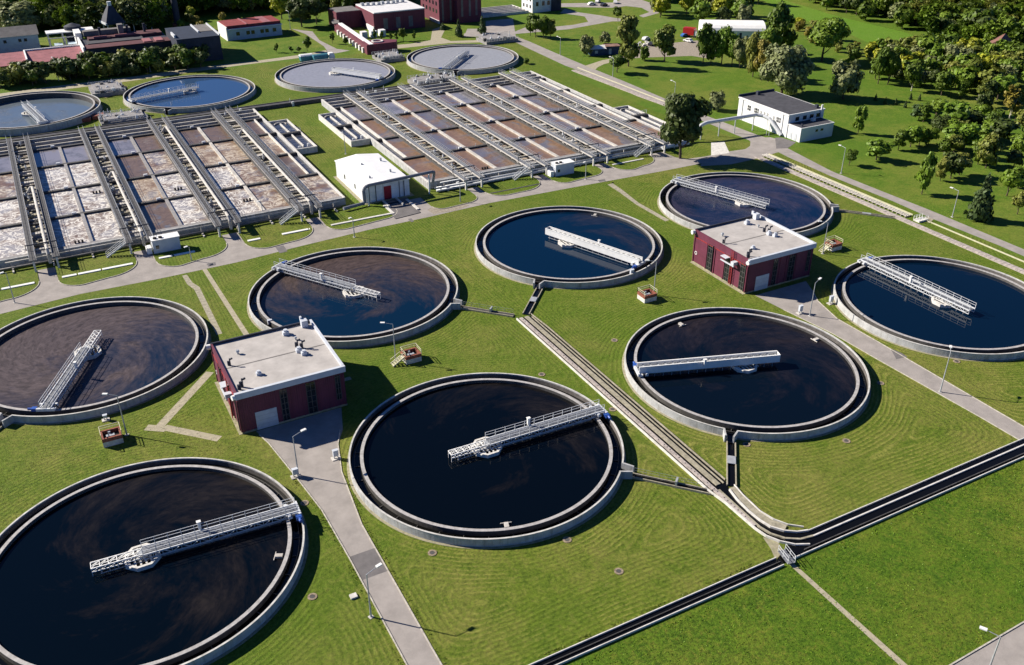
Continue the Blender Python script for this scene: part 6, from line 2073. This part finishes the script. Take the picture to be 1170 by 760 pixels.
# small saplings on the far lawns
for i, (bx, by, tp) in enumerate([(351, 59, 43), (316, 60, 50), (333, 60, 53), (342, 60, 54), (380, 50, 38), (395, 52, 43)]):
    tpx(bx, by, tp, 8 if i else 13, "sparse", "dark", "bare looking sapling on the lawn left of the curved maroon wing", "saplings near the curved maroon wing", n=700)
for i, (bx, by, tp) in enumerate([(429, 47, 34), (437, 49, 36), (447, 48, 38), (453, 47, 38), (473, 46, 36)]):
    tpx(bx, by, tp, 6, "sparse", "dark", "thin sapling on the lawn before the maroon hall", "saplings before the maroon hall", n=700)
tpx(602, 73, 66, 9, "bush", "dark", "low round bush on the lawn right of the pale tank", n=1200)


def wood_mass(poly_px, n, leaves, hr, label, seed, gap=5.0, per=900):
    """a far wood that reads as one mass: crowns merged into one mesh per leaf colour"""
    r = random.Random(seed)
    poly = P2(poly_px)
    xs, ys = [p[0] for p in poly], [p[1] for p in poly]
    pts, tries = [], 0
    while len(pts) < n and tries < n * 80:
        tries += 1
        x, y = r.uniform(min(xs), max(xs)), r.uniform(min(ys), max(ys))
        c, j = False, len(poly) - 1
        for i in range(len(poly)):
            if (poly[i][1] > y) != (poly[j][1] > y) and x < (poly[j][0] - poly[i][0]) * (y - poly[i][1]) / (poly[j][1] - poly[i][1]) + poly[i][0]:
                c = not c
            j = i
        if c and all(math.hypot(x - a, y - b) > gap for a, b in pts):
            pts.append((x, y))
    for li, lf in enumerate(leaves):
        blobs = []
        mine = pts[li::len(leaves)]
        for (x, y) in mine:
            h = r.uniform(*hr)
            w = h * r.uniform(.75, 1.05)
            for (bx, by, bz, rx, ry, rz) in crown_blobs("round", r.randrange(1000)):
                blobs.append((x + bx * w, y + by * w, bz * h * 1.02 - .08 * h, rx * w, ry * w, rz * h))
        if not blobs:
            continue
        me = leaf_cloud(blobs, per * len(mine), .95, seed + li)
        me.materials.append(LM[lf])
        o = bpy.data.objects.new("woodland", me)
        COL.objects.link(o)
        o["kind"] = "stuff"
        o["label"] = label
        o["category"] = "wood"


wood_mass([(-60, 34), (0, 26), (55, 38), (110, 44), (180, 36), (200, 20), (250, 17), (330, 11), (470, 5), (480, -12), (300, -12), (-90, -8)], 520, ["black", "dark", "willow", "mid", "dark"], (11, 19), "dark wood closing the view at the upper left", 41)
wood_mass([(745, 2), (850, -6), (900, -6), (985, 14), (1060, 36), (1200, 46), (1260, 40), (1240, -8), (1100, -14), (740, -14)], 380, ["dark", "mid", "black", "olive"], (9, 15), "wood closing the view at the upper right", 42)
wood_mass([(1060, 44), (1180, 66), (1260, 90), (1300, 60), (1180, 30), (1075, 26)], 70, ["dark", "mid", "willow"], (8, 13), "wood around the half hidden cottage at the right edge", 43)

# dark row in front of the industrial buildings at left
patch([(-10, 97), (0, 88), (60, 84), (130, 76), (185, 72), (235, 68), (240, 76), (180, 84), (120, 90), (60, 95), (0, 104)], 62, [("round", "black"), ("round", "dark"), ("bush", "black"), ("round", "black"), ("bush", "olive")], (5.0, 8.0), (.9, 1.3),
      "dark tree in the shaded row before the industrial buildings at left", "dark tree row before the industrial buildings", seed=1, gap=2.4)
# wood behind the industrial buildings, top left
patch([(-60, 34), (0, 24), (60, 30), (110, 30), (125, 16), (200, 10), (255, 16), (330, 10), (420, 6), (420, -4), (0, 0), (-60, 4)], 88, [("round", "black"), ("round", "dark"), ("willow", "dark"), ("round", "olive"), ("willow", "willow"), ("round", "black")], (9, 17), (.75, 1.1),
      "tree of the dark wood behind the industrial buildings, upper left", "wood at the upper left", seed=2, gap=6)
tpx(27, 36, 0, 58, "willow", "willow", "big pale round willow at the upper left, behind the pale house", n=4500, var=0)
tpx(98, 34, 4, 30, "round", "mid", "green round tree behind the silo at the upper left", n=4500, var=1)
tpx(220, 24, 7, 14, "round", "yellow", "small bright yellow tree right of the tall chimney", n=2200, var=1)
patch([(180, 28), (250, 20), (262, 28), (235, 62), (222, 72), (212, 60), (232, 40)], 9, [("round", "olive"), ("bush", "mid"), ("round", "autumn")], (4, 6.5), (.8, 1.1), "scrubby tree at the right end of the dark industrial block", "scrub by the industrial block", seed=12, gap=4)
patch([(255, 14), (320, 12), (470, 8), (475, -2), (255, -4)], 26, [("round", "dark"), ("round", "yellow"), ("round", "mid"), ("round", "black"), ("round", "olive")], (9, 14), (.7, 1.0),
      "tree in the belt behind the pale blue building and the curved wing", "tree belt at the top centre left", seed=3, gap=6, dens=2200)
tpx(345, 31, -8, 34, "round", "black", "very dark dense tree right of the pale blue building", n=4500, var=2)
tpx(322, 22, -12, 30, "round", "yellow", "bright yellow green tree behind the pale blue building", n=4500, var=0)
tpx(362, 28, -4, 26, "round", "black", "second very dark tree beside the far road", n=4500, var=1)
patch([(380, 22), (440, 14), (440, 8), (380, 15)], 5, [("tall", "dark"), ("round", "olive")], (9, 12), (.6, .8), "slim tree in the line behind the curved maroon wing", "line of trees behind the curved wing", seed=14, gap=6, dens=2200)
# top centre and right
patch([(752, 22), (800, 34), (868, 38), (870, 4), (850, -14), (748, -14)], 26, [("round", "dark"), ("round", "yellow"), ("round", "mid"), ("willow", "willow"), ("round", "black")], (8, 13), (.75, 1.05),
      "tree of the mixed belt at the top, left of the green field", "mixed tree belt left of the green field", seed=4, gap=6, dens=2200)
patch([(900, -2), (960, 17), (1035, 35), (1062, 46), (1180, 56), (1220, 44), (1150, -4), (900, -10)], 84, [("round", "dark"), ("round", "mid"), ("willow", "dark"), ("round", "mid"), ("round", "black"), ("willow", "willow")], (8, 13), (.8, 1.15),
      "tree of the dense wood beyond the green field, upper right", "wood beyond the green field", seed=5, gap=5.5, dens=1200)
patch([(985, 66), (1045, 60), (1100, 62), (1180, 78), (1230, 110), (1180, 128), (1120, 110), (1060, 100), (1000, 86)], 84, [("round", "olive"), ("round", "olive"), ("round", "mid"), ("round", "mid"), ("round", "mid"), ("willow", "olive"), ("bush", "yellow"), ("round", "dark"), ("willow", "willow")], (5, 9.5), (.8, 1.2),
      "yellowing tree of the hedge belt behind the orchard", "yellowing hedge belt behind the orchard", seed=6, gap=3.6, dens=1200)
patch([(905, 26), (930, 33), (990, 54), (1040, 62), (1010, 74), (955, 62), (915, 48)], 26, [("bush", "autumn"), ("bush", "yellow"), ("bush", "olive")], (3, 5.0), (1.0, 1.4), "autumn bush along the lower edge of the green field", "autumn bushes below the green field", seed=7, gap=4.5)
patch([(845, 60), (880, 76), (905, 60), (880, 46)], 5, [("round", "mid"), ("round", "dark")], (6, 8), (.8, 1.0), "leafy tree packed between the tent hangar and the big willow", "trees packed behind the big willow", seed=8, gap=5, dens=2200)
patch([(960, 74), (1000, 92), (1060, 108), (1130, 118), (1150, 112), (1060, 98), (990, 78)], 10, [("round", "black"), ("round", "dark")], (6, 9), (.8, 1.0), "dark tree at the foot of the yellowing hedge belt", "dark trees at the foot of the hedge", seed=9, gap=6, dens=2200)


# ------------------------------------------------------------------ loose grass tufts
def tufts(name, label, poly, n, hmin, hmax, m, seed, avoid=True):
    rs = np.random.RandomState(seed)
    xs, ys = [p[0] for p in poly], [p[1] for p in poly]
    P_ = np.stack([rs.uniform(min(xs), max(xs), n), rs.uniform(min(ys), max(ys), n)], 1)
    ins = np.zeros(n, bool)
    j = len(poly) - 1
    for i in range(len(poly)):
        yi, yj, xi, xj = poly[i][1], poly[j][1], poly[i][0], poly[j][0]
        if yi != yj:
            c = ((yi > P_[:, 1]) != (yj > P_[:, 1])) & (P_[:, 0] < (xj - xi) * (P_[:, 1] - yi) / (yj - yi) + xi)
            ins ^= c
        j = i
    P_ = P_[ins]
    # clump: keep where a cheap wave noise is high
    f = np.sin(P_[:, 0] * .9 + 2 * np.sin(P_[:, 1] * .37)) * np.sin(P_[:, 1] * .8 + 1.7 * np.sin(P_[:, 0] * .41)) + rs.normal(size=len(P_)) * .5
    P_ = P_[f > -.1]
    k = len(P_)
    h = rs.uniform(hmin, hmax, k)
    a = rs.uniform(0, 6.28, k)
    w = h * .8
    dx, dy = np.cos(a) * w, np.sin(a) * w
    lx, ly = rs.normal(size=k) * h * .5, rs.normal(size=k) * h * .5
    z = np.zeros(k)
    v = np.stack([np.stack([P_[:, 0] - dx, P_[:, 1] - dy, z], 1), np.stack([P_[:, 0] + dx, P_[:, 1] + dy, z], 1), np.stack([P_[:, 0] + lx + dx * .4, P_[:, 1] + ly + dy * .4, h], 1), np.stack([P_[:, 0] + lx - dx * .5, P_[:, 1] + ly - dy * .5, h * .85], 1)], 1).reshape(-1, 3)
    me = bpy.data.meshes.new(name)
    me.vertices.add(4 * k)
    me.vertices.foreach_set("co", v.astype(np.float32).ravel())
    me.loops.add(4 * k)
    me.loops.foreach_set("vertex_index", np.arange(4 * k, dtype=np.int32))
    me.polygons.add(k)
    me.polygons.foreach_set("loop_start", np.arange(0, 4 * k, 4, dtype=np.int32))
    me.update(calc_edges=True)
    me.materials.append(m)
    o = bpy.data.objects.new(name, me)
    COL.objects.link(o)
    o["kind"] = "stuff"
    o["label"] = label
    o["category"] = "grass"
    return o


L_tuft = leaf_material("tuft_green", (0.13, 0.23, 0.012), (0.17, 0.24, 0.02))
L_tuft2 = leaf_material("tuft_dry", (0.17, 0.21, 0.03), (0.17, 0.21, 0.03))
tufts("grass_tufts", "unmown tufted grass below the open drain at the lower right", P2([(640, 764), (1000, 620), (1180, 525), (1180, 705), (1080, 764)]), 16000, .03, .12, L_tuft, 1)
tufts("grass_tufts", "coarse tufted grass between the two left tanks", P2([(-5, 485), (60, 482), (150, 480), (225, 440), (270, 500), (290, 520), (130, 525), (60, 560), (-5, 610)]), 9000, .03, .09, L_tuft2, 2)
tufts("grass_tufts", "uneven grass fringe along the near edge of the black drains", [(-60, -41.9), (24, -41.8), (24, -40.95), (200, -40.65), (200, -41.7), (24, -42.3)], 9000, .04, .13, L_tuft, 3)
tufts("grass_tufts", "uneven grass fringe along the far edge of the black drains", [(-60, -39.15), (23, -39.15), (23, -38.4), (-60, -38.5)], 2600, .05, .16, L_tuft2, 4)
tufts("grass_tufts", "grass creeping over the left kerb of the service road", [(-27.4, -45), (-26.95, -45), (-26.9, -12), (-27.1, -1), (-28.2, 8), (-28.9, 8), (-27.6, -1)], 2600, .04, .14, L_tuft2, 5)
tufts("grass_tufts", "grass creeping over the right kerb of the service road", [(-23.0, -45), (-22.4, -45), (-22.3, -8), (-20.9, 5), (-21.4, 6), (-22.9, -7)], 2200, .04, .14, L_tuft2, 6)
